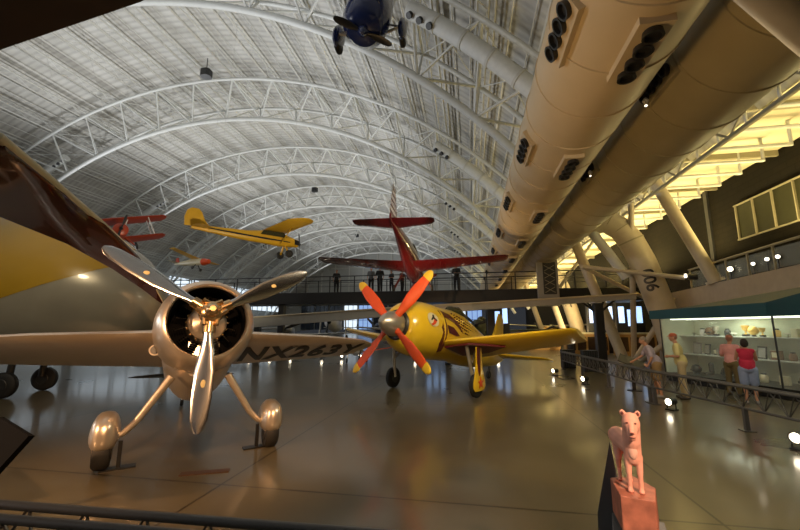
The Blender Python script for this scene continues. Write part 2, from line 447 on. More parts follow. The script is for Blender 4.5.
# dark speaker boxes hung under the roof deck
for (a_, y_, lab) in ((2.8, 33.4, 'small black box hanging high under the roof, nearest one at upper left'), (-0.2, 69.3, 'small black box under the roof above the red aircraft, the middle one'), (-3.6, 108, 'tiny black box hanging under the farthest roof bays')):
    p = arc(a_, 46.2, y_)
    t = thing('ceiling_speaker', lab, 'speaker', tuple(p), group='black boxes under the roof')
    MB().prism([(-0.55, -0.3), (-0.3, -0.5), (0.3, -0.5), (0.55, -0.3), (0.55, 0.3), (0.3, 0.5), (-0.3, 0.5), (-0.55, 0.3)], -0.4, 0.4, 'XY').build('cabinet', M['black'], t, smooth=False)
    MB().tube([(0, 0, 0.35), (0, 0, 1.9)], 0.05, 6).build('hanger', M['dark_steel'], t)

# far end wall with ribs and glazed doors
poly = [(arc(A0 + (A1 - A0) * i / 48, RR, 0).x, arc(A0 + (A1 - A0) * i / 48, RR, 0).z) for i in range(49)]
struct('wall_front', MB().prism(poly, -46.4, -46, 'XZ'), M['end_wall'], smooth=False)
struct('wall_back', MB().prism(poly, 140.6, 141, 'XZ'), M['end_wall'], smooth=False)
mb = MB()
for i in range(14):
    x = -68 + 5.6 * i; h = CZ + math.sqrt(max(0, 48 ** 2 - (x - CX) ** 2))
    if h > 14: mb.box((x, 140.4, (13 + h) / 2), (0.35, 0.4, h - 13))
for z in (13, 19, 25): mb.box((CX, 140.3, z), (2 * math.sqrt(47.5 ** 2 - (z - CZ) ** 2), 0.4, 0.35))
struct('trim_1', mb, M['purlin'], smooth=False)
for i in range(12):
    x = -62 + 5.8 * i
    wn = struct('window_%d' % (i + 1), MB().box((x, 140.45, 6.6), (5.2, 0.2, 10.5)), (M['bright_window'] if i in (3, 10) else M['sky_window']) if i in (3, 4, 9, 10, 11) else M['dim_window'], smooth=False)
    f_ = MB()
    for xx in (-2.6, -0.9, 0.9, 2.6): f_.box((x + xx, 140.3, 6.6), (0.16, 0.2, 10.5))
    for zz in (1.4, 4.9, 8.4, 11.8): f_.box((x, 140.3, zz), (5.3, 0.2, 0.16))
    f_.build('window_frame', M['dark_steel'], wn, smooth=False)
# bright glazed band low on the left side of the roof
for i in range(9):
    y = 50 + 9.2 * i
    x = -67.6
    wn = struct('window_%d' % (i + 20), MB().box((x, y, 11.5), (0.3, 8.4, 8)), M['bright_window'], smooth=False)
    f_ = MB()
    for dy in (-4.2, -1.4, 1.4, 4.2): f_.box((x + 0.25, y + dy, 11.5), (0.16, 0.2, 8.1))
    for dz in (-4, 0, 4): f_.box((x + 0.25, y, 11.5 + dz), (0.16, 8.6, 0.2))
    f_.build('window_frame', M['end_wall'], wn, smooth=False)
struct('wall_left', MB().box((-72.5, 48, 3.2), (0.4, 188, 7)), M['end_wall'], smooth=False)

# right side bay: flat bright ceiling, dark block wall with office windows
struct('ceiling_bay', MB().box((12.3, 28, 10.15), (5.6, 148, 0.3)), M['bay_deck'], smooth=False)
def mk_block():
    m = bpy.data.materials.new('dark_block_wall'); m.use_nodes = True; nt, b = nodes_of(m)
    g = nt.nodes.new('ShaderNodeNewGeometry'); mp = nt.nodes.new('ShaderNodeMapping'); mp.inputs['Rotation'].default_value = (R(90), 0, R(90))
    sx = nt.nodes.new('ShaderNodeSeparateXYZ'); cb = nt.nodes.new('ShaderNodeCombineXYZ')
    nt.links.new(g.outputs['Position'], sx.inputs[0]); nt.links.new(sx.outputs['Y'], cb.inputs['X']); nt.links.new(sx.outputs['Z'], cb.inputs['Y'])
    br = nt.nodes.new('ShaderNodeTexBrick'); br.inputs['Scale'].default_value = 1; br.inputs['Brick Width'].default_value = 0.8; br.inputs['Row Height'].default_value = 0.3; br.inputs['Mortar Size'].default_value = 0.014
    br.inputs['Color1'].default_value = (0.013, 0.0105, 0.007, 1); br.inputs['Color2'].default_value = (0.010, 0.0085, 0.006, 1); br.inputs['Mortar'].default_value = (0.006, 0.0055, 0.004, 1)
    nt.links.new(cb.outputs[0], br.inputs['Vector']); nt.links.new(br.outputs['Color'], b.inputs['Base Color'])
    b.inputs['Roughness'].default_value = 0.9; b.inputs['Specular IOR Level'].default_value = 0.1
    return m
M['block'] = mk_block()
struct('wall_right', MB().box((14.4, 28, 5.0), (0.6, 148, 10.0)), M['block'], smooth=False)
struct('trim_2', MB().box((14.05, 24.6, 7.0), (0.14, 0.3, 6)), M['dark_steel'], smooth=False)
wn = struct('window_40', MB().box((14.06, 17.9, 7.42), (0.06, 8.6, 1.75)), M['office_glass'], smooth=False)
f_ = MB()
for z in (6.5, 8.32): f_.box((14.0, 17.9, z), (0.1, 8.8, 0.06))
for i in range(8): f_.box((14.0, 13.6 + 8.6 * i / 7, 7.42), (0.1, 0.06, 1.8))
f_.build('window_frame', M['frame_tan'], wn, smooth=False)
# pipe frames under the bay ceiling
bars = [13.2, 14.75, 16.3, 17.75, 19.15, 20.65, 22.4, 24.4, 26.6, 29]
pf0 = thing('hanging_pipe_frame', '', 'pipe frame', (0, bars[0], 0), group='pipe frames under the bay ceiling')
MB().tube([(9.85, 0, 9.0), (12.5, 0, 9.0)], 0.075, 10).build('bar', M['steel_white'], pf0)
MB().tube([(12.5, 0, 8.95), (12.5, 0, 9.99)], 0.06, 10).build('drop_pipe', M['steel_white'], pf0)
MB().tube([(10.05, 0, 9.0), (10.05, 0, 9.99)], 0.05, 10).build('drop_pipe', M['steel_white'], pf0)
for i, y in enumerate(bars):
    lab = 'pale L-shaped pipe frame under the bright side bay ceiling, %s counted from the right' % (['first', 'second', 'third', 'fourth', 'fifth', 'sixth', 'seventh', 'eighth', 'ninth', 'tenth'][i])
    if i == 0: pf0['label'] = lab
    else: dup(pf0, (0, y, 0), (0, 0, 0), lab)
# edge truss of the bay, dark, between duct and bright ceiling
t = thing('edge_truss', 'long dark lattice girder along the edge of the bright side bay ceiling', 'girder', (8.9, 0, 0))
mb = MB().tube([(0, 2, 8.35), (0, 70, 8.35)], 0.09, 8); mb.build('lower_chord', M['frame_tan'], t)
mb = MB().tube([(0, 2, 9.6), (0, 70, 9.6)], 0.09, 8); mb.build('upper_chord', M['frame_tan'], t)
mb = MB()
for i in range(40): mb.tube([(0, 2 + i * 1.7, 8.35 if i % 2 else 9.6), (0, 3.7 + i * 1.7, 9.6 if i % 2 else 8.35)], 0.045, 6)
for i in range(12): mb.tube([(0, 7 + i * 5.1, 9.6), (1.0, 7 + i * 5.1, 10.0)], 0.06, 6)
mb.build('web_bars', M['frame_tan'], t)
# bay ceiling cross beams
mb = MB()
for i in range(24): mb.box((12.1, 6 + i * 4.4, 9.86), (4.4, 0.16, 0.26))
struct('trim_3', mb, M['frame_tan'], smooth=False)
# parapet of the upper level
mb = MB().prism([(8, 4.15), (24.5, 3.75), (24.5, 0), (8, 0)], 10.6, 10.9, 'YZ')
struct('wall_parapet', mb, M['parapet'], smooth=False)
struct('floor_upper', MB().box((12.5, 16, 3.3), (3.2, 17.5, 0.3)), M['parapet'], smooth=False)
# balcony railing on parapet
t = thing('balcony_railing', 'glass balcony railing with tan posts on top of the beige parapet', 'railing', (10.75, 0, 0))
ys = [11.6, 12.9, 14.2, 15.5, 16.8, 18.1, 19.4, 20.8]
for y in ys:
    MB().box((0, y, 4.15 - 0.024 * (y - 8) + 0.43), (0.06, 0.06, 0.94)).build('post', M['frame_tan'], t, smooth=False)
MB().tube([(0, 11.5, 4.97), (0, 20.9, 4.78)], 0.045, 8).build('top_rail', M['frame_tan'], t)
for i in range(7):
    y = (ys[i] + ys[i + 1]) / 2
    MB().box((0, y, 4.15 - 0.024 * (y - 8) + 0.42), (0.015, 1.15, 0.72)).build('glass_pane', M['glass'], t, smooth=False)

# ------------------------------------------------------------------ big ducts on the right
def big_duct(lab, cx, cz, rad, m, y0, y1, boxes):
    t = thing('ventilation_duct', lab, 'air duct', (cx, 0, cz))
    MB().lathe([(y0, rad * 0.9), (y0, rad), (y1, rad), (y1, rad * 0.9)], (0, 0, 0), 'Y', 64).build('pipe', m, t)
    y = y0 + 1.2; i = 0
    while y < min(y1, 48):
        MB().lathe([(y - 0.03, rad - 0.01), (y - 0.015, rad + 0.02), (y + 0.015, rad + 0.02), (y + 0.03, rad - 0.01)], (0, 0, 0), 'Y', 64).build('seam_ring', m, t)
        y += 1.25
    for (by, ang) in boxes:
        an = R(ang); nrm = Vector((math.cos(an), 0, math.sin(an))); tan = Vector((-math.sin(an), 0, math.cos(an)))
        def rot_pts(vs): return [nrm * v[0] + Vector((0, 1, 0)) * v[1] + tan * v[2] for v in vs]
        b = MB().box((rad + 0.02, by, 0), (0.12, 1.16, 0.42)); b.v = [tuple(v) for v in rot_pts(b.v)]
        bx = b.build('nozzle_plate', m, t, smooth=False)
        for q in range(4):
            c = MB().lathe([(0, 0.115), (0.09, 0.13), (0.09, 0.10), (0.03, 0.085)], (rad + 0.07, by - 0.42 + 0.28 * q, 0), 'X', 16)
            c.v = [tuple(v) for v in rot_pts(c.v)]
            c.build('nozzle', M['black'], bx)
bx1 = []
for i, y in enumerate((5.3, 9.15, 13.2, 17.4, 21.6, 25.8, 30, 34.2)):
    bx1 += [(y, -153), (y - 0.1, -90)]
big_duct('huge round tan air duct with rows of black nozzles, the left of the two', 2.39, 6.74, 1.0, M['duct_tan'], -3, 60, bx1)
big_duct('huge round olive air duct next to the bright side bay, the right of the two', 4.83, 7.0, 1.05, M['duct_olive'], -3, 56, [(4.5, 195), (7.6, 195), (12, 195)])
# drop duct legs with numbers
def drop_leg(y, num, lab):
    t = thing('drop_duct', lab, 'air duct', (0, y, 0), group='numbered drop ducts')
    pts = [(5.75, 0, 7.3), (6.6, 0, 7.6), (7.4, 0, 7.6), (8.05, 0, 7.2), (8.5, 0, 6.5), (8.95, 0, 5.4), (9.35, 0, 4.0), (9.75, 0, 2.4), (10.2, 0, 0.0)]
    MB().tube(pts, 0.62, 28).build('pipe', M['tan_tube'], t)
    for i in (2, 3, 4): MB().tube([Vector(pts[i]) - (Vector(pts[i + 1]) - Vector(pts[i])) * 0.03, Vector(pts[i]) + (Vector(pts[i + 1]) - Vector(pts[i])) * 0.03], 0.64, 28).build('seam_ring', M['frame_tan'], t)
    cu = bpy.data.curves.new('num', 'FONT'); cu.body = num; cu.size = 0.75; cu.extrude = 0.01; cu.offset = 0.02; cu.align_x = 'CENTER'; cu.align_y = 'CENTER'
    tmp = bpy.data.objects.new('tmp', cu); COL.objects.link(tmp)
    bpy.context.view_layer.update()
    me = bpy.data.meshes.new_from_object(tmp.evaluated_get(bpy.context.evaluated_depsgraph_get()))
    bpy.data.objects.remove(tmp)
    for v in me.vertices:
        # wrap round the pipe: x of the text runs down the leg
        x, yy, z = v.co
        al = -x; ph = yy / 0.62
        base = Vector((9.25, 0, 4.4)); ax = Vector((0.37, 0, -1.5)).normalized()
        side = Vector((0, -1, 0)); out = ax.cross(Vector((0, 1, 0)))
        o2 = 0.63 + z
        P = base + ax * (x) + side * (math.cos(ph - 0.5) * o2) + out.normalized() * (math.sin(ph - 0.5) * o2)
        v.co = P
    me.materials.append(M['black'])
    o = bpy.data.objects.new('number', me); COL.objects.link(o); o.parent = t; o['label'] = 'black painted number ' + num
    return t
drop_leg(21.5, '006', 'thick tan drop duct bending down to the parapet, numbered 006')
drop_leg(38.3, '007', 'thick tan drop duct numbered 007, behind the one numbered 006')
# leaning columns
def column(lab, p, q, rad, grp='leaning tubular columns'):
    t = thing('steel_column', lab, 'column', q, group=grp)
    v = Vector(p) - Vector(q)
    MB().tube([(0, 0, 0), v], rad, 20).build('tube', M['tan_tube'], t)
    MB().tube([(0, 0, 0), v.normalized() * 0.12], rad * 1.4, 20).build('base_collar', M['tan_tube'], t)
    return t
column('thick leaning tan column standing on the parapet in front of the dark wall', (8.6, 19.4, 9.9), (10.75, 18.9, 3.95), 0.26)
column('thick leaning tan column behind the reading panel, nearest of those on the floor', (6.3, 24.2, 7.6), (8.3, 23.2, 0.0), 0.28)
column('leaning tan column just left of the thick one by the reading panel', (5.8, 33, 7.6), (8.1, 34, 0.0), 0.24)
column('leaning tan column beyond the walkway, left of the black tree column', (5.5, 41, 7.6), (8.0, 43, 0.0), 0.26)
column('steep thin tan column beside the numbered drop duct', (8.3, 20.5, 8.3), (9.0, 23.9, 0.0), 0.14)
column('thin tan brace rising right from the column base behind the reading panel', (10.4, 21.8, 3.5), (8.5, 22.9, 0.0), 0.13)
column('thin tan brace leaning far right towards the teal canopy', (10.3, 19.6, 2.4), (8.5, 22.5, 0.0), 0.13)
column('slim diagonal brace from the walkway end up towards the olive duct', (8.2, 26.5, 7.6), (5.9, 26.6, 4.6), 0.1)
t = thing('floodlight_boom', 'horizontal tan pipe boom carrying a floodlight toward the parapet', 'pipe', (6.2, 22.0, 4.9))
MB().tube([(0, 0, 0.35), (4.1, -1.6, -0.55)], 0.11, 14).build('pipe', M['tan_tube'], t)
MB().tube([(0, 0.2, 0.4), (3.6, 1.6, -1.3)], 0.11, 14).build('lower_pipe', M['tan_tube'], t)
h = MB().tube([(4.1, -1.6, -0.5), (4.55, -1.75, -0.55)], 0.14, 14).build('lamp_head', M['black'], t)
MB().tube([(4.0, -1.78, -0.48), (4.08, -1.8, -0.48)], 0.09, 14).build('lens', M['lens_dim'], h)
t = thing('roof_brace', 'blurred thick brown pipe crossing the top right corner near the camera', 'pipe', (2.3, 3.4, 5.35))
MB().tube([(0, 0, 0), (1.9, 1.0, -0.95), (4.4, 2.4, -2.1)], 0.18, 20).build('tube', M['tan_tube'], t)
MB().tube([(-0.02, -0.01, 0.01), (-0.4, -0.2, 0.4)], 0.19, 20).build('end_sleeve', M['brown_under'], t)

# ------------------------------------------------------------------ walkway
t = thing('walkway_bridge', 'long black elevated walkway crossing the hall with thin dark railing', 'walkway', (0, 25, 0))
MB().box((-14, 1.2, 4.0), (49, 2.4, 0.8)).build('deck', M['black'], t, smooth=False, bevel=0.03)
for yy in (0.05, 2.35):
    MB().tube([(-38.4, yy, 5.5), (10.4, yy, 5.5)], 0.035, 8).build('top_rail', M['dark_steel'], t)
    MB().tube([(-38.4, yy, 5.05), (10.4, yy, 5.05)], 0.015, 6).build('mid_rail', M['dark_steel'], t)
for i in range(28):
    for yy in (0.05, 2.35):
        MB().box((-38 + 1.78 * i, yy, 4.95), (0.07, 0.05, 1.12)).build('post', M['dark_steel'], t, smooth=False)
for x in (-32, -23, -13.6, 1.35):
    c = MB().box((x, 1.2, 1.8), (0.42, 0.42, 3.6)).build('support_column', M['dark_steel'], t, smooth=False, bevel=0.02)
t = thing('walkway_pylon', 'pale square pylon with dark lattice window on the walkway below the olive duct', 'pylon', (4.84, 24.78, 3.3))
MB().box((0, 0, 1.4), (1.25, 0.25, 2.85)).build('body', M['grey_beam'], t, smooth=False, bevel=0.02)
MB().box((0.1, -0.14, 1.7), (0.75, 0.04, 2.0)).build('grille', M['dark_steel'], t, smooth=False)
mb = MB()
for i in range(4): mb.tube([(-0.2, -0.17, 0.8 + 0.45 * i), (0.4, -0.17, 1.15 + 0.45 * i)], 0.02, 5); mb.tube([(0.4, -0.17, 0.8 + 0.45 * i), (-0.2, -0.17, 1.15 + 0.45 * i)], 0.02, 5)
mb.build('lattice', M['frame_tan'], t)
# black tree column under the grey beam
t = thing('tree_column', 'black column with branching arms at the top, holding up the pale beam', 'column', (6.45, 21.0, 0))
MB().box((0, 0, 1.6), (0.42, 0.42, 3.2)).build('shaft', M['black'], t, smooth=False, bevel=0.03)
for dx, dy in ((-0.85, 0), (0.85, 0), (-0.45, 0.4), (0.45, 0.4)):
    MB().tube([(0, 0, 2.65), (dx, dy, 3.36)], 0.055, 8).build('arm', M['black'], t)
# long pale beam / ramp
t = thing('ramp_beam', 'long pale grey beam running level under the black walkway', 'beam', (0, 21, 0))
MB().prism([(-13, 2.55), (-4, 3.05), (8.2, 3.62), (8.2, 3.38), (-4, 2.62), (-13, 1.95)], -0.25, 0.25, 'XZ').build('beam', M['grey_beam'], t, smooth=False)
MB().tube([(-13, -0.3, 2.55), (-4, -0.3, 3.06), (8.2, -0.3, 3.63)], 0.05, 6).build('edge_pipe', M['tan_tube'], t)
for x, h_ in ((-12.4, 2.2), (-1.2, 2.85)): MB().box((x, 0, h_ / 2), (0.3, 0.3, h_)).build('post', M['dark_steel'], t, smooth=False)

# ------------------------------------------------------------------ barriers (low lattice rails)
def barrier(lab, pts, zt, zb, rad, post_every=None, group=None, depth=0.16):
    t = thing('lattice_barrier', lab, 'barrier', (pts[0][0], pts[0][1], 0))
    o = Vector((pts[0][0], pts[0][1], 0)); P = [Vector((p[0], p[1], 0)) - o for p in pts]
    for i in range(len(P) - 1):
        a, b = P[i], P[i + 1]; d = (b - a); L = d.length; d.normalize(); nn = Vector((-d.y, d.x, 0))
        up = Vector((0, 0, 1))
        for s_ in (-1, 1):
            MB().tube([a + nn * s_ * depth / 2 + up * zt, b + nn * s_ * depth / 2 + up * zt], rad, 10).build('top_tube', M['rail_grey'], t)
        MB().tube([a + up * zb, b + up * zb], rad, 10).build('bottom_tube', M['rail_grey'], t)
        mb = MB(); n = max(2, int(L / 0.42))
        for k in range(n):
            p0 = a + d * L * k / n; p1 = a + d * L * (k + 0.5) / n; p2 = a + d * L * (k + 1) / n
            for s_ in (-1, 1):
                mb.tube([p0 + up * zb, p1 + nn * s_ * depth / 2 + up * zt, p2 + up * zb], rad * 0.42, 6)
        mb.build('lattice_bars', M['rail_grey'], t)
        np_ = max(1, int(L / 2.6))
        for k in range(np_ + 1):
            p0 = a + d * L * (k + 0.04) / (np_ + 0.08)
            pm = MB().box(p0 + up * (zb / 2), (0.07, 0.07, zb)); pm.box(p0 + up * 0.01, (0.2, 0.2, 0.02))
            pm.build('post', M['rail_grey'], t, smooth=False)
    return t
barrier('low grey lattice barrier along the visitor aisle, running from right to far', [(6.2, 3.6), (4.65, 11.4), (4.3, 19.8)], 0.83, 0.42, 0.026)
barrier('dark grey lattice barrier rail crossing the bottom left foreground', [(-6.0, 2.02), (1.6, 2.28)], 0.81, 0.42, 0.028)

# ------------------------------------------------------------------ silver racer in the foreground
def level_to_local(pitch):
    c, s_ = math.cos(pitch), math.sin(pitch)
    return lambda f, y, z: Vector((f * c + z * s_, y, -f * s_ + z * c))
P1 = R(12.5)
rac = thing('racing_airplane', 'silver racing airplane with round radial engine and three-bladed polished propeller, wing marked NX263Y', 'airplane', (-4.26, 5.58, 0), (R(-1), -P1, R(-48)))
LL = level_to_local(P1)
zc = 1.93; zh = 2.02
hubx = 1.2
# cowl ring: outer and inner skins
MB().lathe([(-0.62, 0.60), (-0.5, 0.655), (-0.2, 0.70), (0.1, 0.725), (0.25, 0.73), (0.45, 0.725), (0.66, 0.70), (0.8, 0.65), (0.87, 0.60), (0.885, 0.575), (0.86, 0.555), (0.7, 0.55), (0.3, 0.56), (0.0, 0.57), (-0.55, 0.58)], (0, 0, zc), 'X', 72).build('cowling', M['silver_paint'], rac)
MB().lathe([(0.0, 0.545), (0.0, 0.552), (0.80, 0.546), (0.80, 0.540), (0.4, 0.545)], (0, 0, zc), 'X', 48).build('cowl_shade_liner', M['engine_black'], rac)  # black sheet added as shade over the silver inside of the cowl
eng = MB().lathe([(0.05, 0.555), (0.06, 0.30), (0.3, 0.28), (0.45, 0.12)], (0, 0, zc), 'X', 40).build('engine', M['engine_black'], rac)
MB().lathe([(0.35, 0.29), (0.62, 0.29), (0.70, 0.275), (0.72, 0.25), (0.80, 0.12), (0.98, 0.09)], (0, 0, zc), 'X', 40).build('gear_case', M['engine'], eng)
mb = MB()
for k in range(18):
    a_ = 2 * PI * k / 18; mb.ell((0.68, 0.292 * math.cos(a_), zc + 0.292 * math.sin(a_)), (0.025, 0.022, 0.022), 8)
mb.build('case_bolts', M['brass'], eng)
for k in range(14):
    a_ = 2 * PI * (k + 0.5) / 14; c_, s_ = math.cos(a_), math.sin(a_)
    mb = MB()
    for j in range(6):
        r0 = 0.30 + 0.034 * j
        mb.tube([(0.42, r0 * c_, zc + r0 * s_), (0.42, (r0 + 0.016) * c_, zc + (r0 + 0.016) * s_)], 0.062, 10)
    cy = mb.build('cylinder', M['engine_black'], eng)
    MB().tube([(0.66, 0.25 * c_, zc + 0.25 * s_), (0.56, 0.44 * c_, zc + 0.44 * s_)], 0.006, 6).build('push_rod', M['gunmetal'], cy)
# fuselage with deep belly
fu = fus([(0.42, 1.62, 0.10, 0.35), (0.38, 1.64, 0.36, 0.52), (0.2, 1.72, 0.50, 0.68), (-0.1, 1.74, 0.56, 0.78), (-0.5, 1.71, 0.56, 0.84), (-1.1, 1.70, 0.54, 0.82), (-1.9, 1.74, 0.48, 0.70), (-2.8, 1.78, 0.36, 0.5), (-3.7, 1.76, 0.22, 0.33), (-4.5, 1.72, 0.08, 0.16), (-4.75, 1.72, 0.02, 0.05)]).build('fuselage', M['silver_paint'], rac)
fus([(-1.5, 2.45, 0.03, 0.03), (-1.75, 2.52, 0.2, 0.2), (-2.1, 2.5, 0.24, 0.26), (-2.6, 2.35, 0.2, 0.2), (-3.4, 2.1, 0.06, 0.08)]).build('canopy', M['glass'], rac)
# wings
zw = 1.92
WS = [(-3.42, -0.42, 0.10, zw - .01), (-3.36, -0.22, 0.42, zw), (-3.1, -0.06, 0.95, zw), (-2.2, 0.12, 1.32, zw), (-0.5, 0.28, 1.75, zw), (0.5, 0.28, 1.75, zw), (2.2, 0.12, 1.32, zw), (3.1, -0.06, 0.95, zw), (3.36, -0.22, 0.42, zw), (3.42, -0.32, 0.10, zw - .01)]
WS = [(y, x - 0.05, c, z - 0.06) for (y, x, c, z) in WS]
INC = 0.17
wm = wing(WS, t=0.13); wm.v = [(x, y, z + (x - 0.2) * INC) for x, y, z in wm.v]
wg = wm.build('wing', M['silver_paint'], rac, angle=60)
# registration on the underside
def wing_low(y, x):
    for i in range(len(WS) - 1):
        if WS[i][0] <= y <= WS[i + 1][0]:
            q = (y - WS[i][0]) / (WS[i + 1][0] - WS[i][0])
            xle = WS[i][1] + q * (WS[i + 1][1] - WS[i][1]); ch = WS[i][2] + q * (WS[i + 1][2] - WS[i][2])
            u = min(0.98, max(0.02, (xle - x) / ch))
            yy = 5 * (0.2969 * math.sqrt(u) - 0.126 * u - 0.3516 * u * u + 0.2843 * u ** 3 - 0.1036 * u ** 4)
            return WS[i][3] - yy * 0.13 * 0.75 * ch
    return zw - 0.1
def text_mesh(body, size, ext=0.004, offset=0.0, spacing=1.0, div=True):
    cu = bpy.data.curves.new('t', 'FONT'); cu.body = body; cu.size = size; cu.extrude = ext; cu.offset = offset; cu.space_character = spacing
    tmp = bpy.data.objects.new('tmp', cu); COL.objects.link(tmp); bpy.context.view_layer.update()
    me = bpy.data.meshes.new_from_object(tmp.evaluated_get(bpy.context.evaluated_depsgraph_get())); bpy.data.objects.remove(tmp)
    if div:
        bm = bmesh.new(); bm.from_mesh(me)
        for _ in range(2): bmesh.ops.subdivide_edges(bm, edges=[e for e in bm.edges if e.calc_length() > 0.08], cuts=1)
        bmesh.ops.triangulate(bm, faces=bm.faces)
        bm.to_mesh(me); bm.free()
    return me
me = text_mesh('NX263Y', 0.72, 0.003, 0.022, 1.12)
wid = max(v.co.x for v in me.vertices)
for v in me.vertices:
    x, y, z = v.co
    Y = 0.72 + x * (2.46 / wid); X = -1.12 + 0.16 * (Y - 0.8) + y * (1.75 - 0.28 * (Y - 0.8))
    v.co = (X, Y, wing_low(Y, X) + (X - 0.2) * INC - 0.008 - z)
me.materials.append(M['black'])
o = bpy.data.objects.new('registration', me); COL.objects.link(o); o.parent = wg; o['label'] = 'black registration letters NX263Y'
me2 = me.copy()
for v in me2.vertices: v.co = (v.co.x, v.co.y, v.co.z)
# tail
wing([(-1.2, -4.35, 0.12, 1.72), (-1.0, -4.15, 0.42, 1.72), (-0.2, -3.8, 0.95, 1.72), (0.2, -3.8, 0.95, 1.72), (1.0, -4.15, 0.42, 1.72), (1.2, -4.35, 0.12, 1.72)], 0.09).build('tailplane', M['gunmetal'], rac)
wing([(1.75, -3.75, 1.0, 0), (2.3, -4.05, 0.7, 0), (2.75, -4.3, 0.42, 0), (2.85, -4.45, 0.15, 0)], 0.09, vertical=True).build('fin', M['silver_paint'], rac)
p = LL(-4.6, 0, 0.1)
tw = MB().tube([(-4.2, 0, 1.55), LL(-4.45, 0, 0.14)], 0.03, 8).build('tail_strut', M['silver_paint'], rac)
q = LL(-4.5, 0, 0.1); wheel_parts(tw, tuple(q), 0.10, 0.07, M['gunmetal'], 'tail_wheel')
# exhaust stub and fittings under the cowl
ex = MB().tube([(-0.05, -0.62, 1.62), (0.18, -0.66, 1.60)], 0.085, 16).build('exhaust', M['silver_paint'], rac)
MB().tube([(0.185, -0.66, 1.60), (0.19, -0.66, 1.60)], 0.065, 16).build('opening', M['black'], ex)
mb = MB().tube([(0.28, -0.36, 1.32), (0.4, -0.28, 1.29), (0.42, -0.16, 1.27), (0.3, -0.06, 1.25)], 0.028, 8); mb.ell((0.36, -0.3, 1.33), (0.05, 0.05, 0.04), 8)
mb.build('oil_line', M['brass'], rac)
# propeller
pr = MB().lathe([(0.92, 0.06), (0.96, 0.12), (1.04, 0.165), (1.16, 0.17), (1.22, 0.14), (1.25, 0.10), (1.34, 0.085), (1.38, 0.04)], (0, 0, zh - 0.04), 'X', 28)
for k in range(3):
    a_ = R([28, 148, 268][k])
    d = Vector((0, math.cos(a_), math.sin(a_)))
    pr.tube([Vector((1.12, 0, zh - 0.04)) + d * 0.05, Vector((1.12, 0, zh - 0.04)) + d * 0.30], 0.085, 14)
    e_ = Vector((0, -math.sin(a_), math.cos(a_)))
    for s_ in (-1, 1): pr.tube([Vector((1.18, 0, zh - 0.04)) + d * 0.06 + e_ * 0.09 * s_, Vector((1.20, 0, zh - 0.04)) + d * 0.2 + e_ * 0.08 * s_], 0.035, 8)
prop = pr.build('propeller_hub', M['brass'], rac)
for k in range(3):
    a_ = R([28, 148, 268][k])
    b = blade_mb(1.66, 0.27, (1.12, 0, zh - 0.04), a_, 0.2, twist=0.42).build('blade', M['chrome'], prop)
    d = Vector((0, math.cos(a_), math.sin(a_))); pp = Vector((1.12, 0, zh - 0.04)) + d * 1.02 + Vector((0.028, 0, 0))
    MB().ell(tuple(pp), (0.006, 0.032 if k == 2 else 0.04, 0.055 if k == 2 else 0.03), 16, rot=(0, 0.1, 0)).build('decal', M['decal_gold'], b)
# landing gear
for s_ in (-1, 1):
    A = LL(-0.02, 0.40 * s_, 1.20); B = LL(0.02, 0.78 * s_, 0.60); Bb = LL(0.03, 0.92 * s_, 0.45); C_ = LL(0.04, 1.12 * s_, 0.42)
    g = MB().tube([A, B, Bb, LL(0.03, 0.99 * s_, 0.425), C_], [0.062, 0.048, 0.042, 0.038, 0.036], 14).build('landing_gear_leg', M['silver_paint'], rac)
    pc = LL(-0.08, 1.13 * s_, 0.44)
    pm = MB(); rings = []
    prof = [(0.36, 0.03, 0.02), (0.345, 0.14, 0.02), (0.29, 0.23, 0.02), (0.16, 0.29, 0.02), (-0.05, 0.30, 0.02), (-0.3, 0.22, 0.01), (-0.55, 0.13, -0.03), (-0.72, 0.02, -0.06)]
    for x, h_, dz in prof:
        hw = h_ * 0.58
        ring = []
        for j in range(20):
            th = 2 * PI * j / 20
            yy = hw * math.copysign(abs(math.cos(th)) ** 0.7, math.cos(th)); z = h_ * math.sin(th) * (1.0 if math.sin(th) > 0 else 0.72) + dz
            ring.append(LL(-0.02 + x, 1.13 * s_ + yy, 0.44 + z))
        rings.append(ring)
    pm.loft(rings).build('wheel_fairing', M['silver_paint'], g)
    w_ = wheel_parts(g, (0, 0, 0), 0.235, 0.2, M['gunmetal'])
    off = LL(0.06, 1.13 * s_, 0.236)
    w_.location = off
st0 = None
for s_, lab in ((-1, 'small black jack stand by the left wheel of the silver racer'), (1, 'small black jack stand by the right wheel of the silver racer')):
    x = -4.26 + 0.743 * 0.93 * s_ + 0.02; y = 5.58 + 0.669 * 0.93 * s_ - 0.02
    t = thing('jack_stand', lab, 'stand', (x, y, 0), (0, 0, R(-48)), group='jack stands under the silver racer')
    MB().box((0, 0.0, 0.01), (0.16, 0.42, 0.02)).build('base_plate', M['black'], t, smooth=False)
    MB().box((0, 0, 0.19), (0.05, 0.05, 0.36)).build('post', M['black'], t, smooth=False)
tag(MB().box((-3.62, 5.02, 0.006), (0.62, 0.13, 0.012), rot=(0, 0, R(24))).build('floor_plate', M['plate'], None, smooth=False), 'thin rusty plate lying flat on the floor below the silver racer propeller', 'plate')

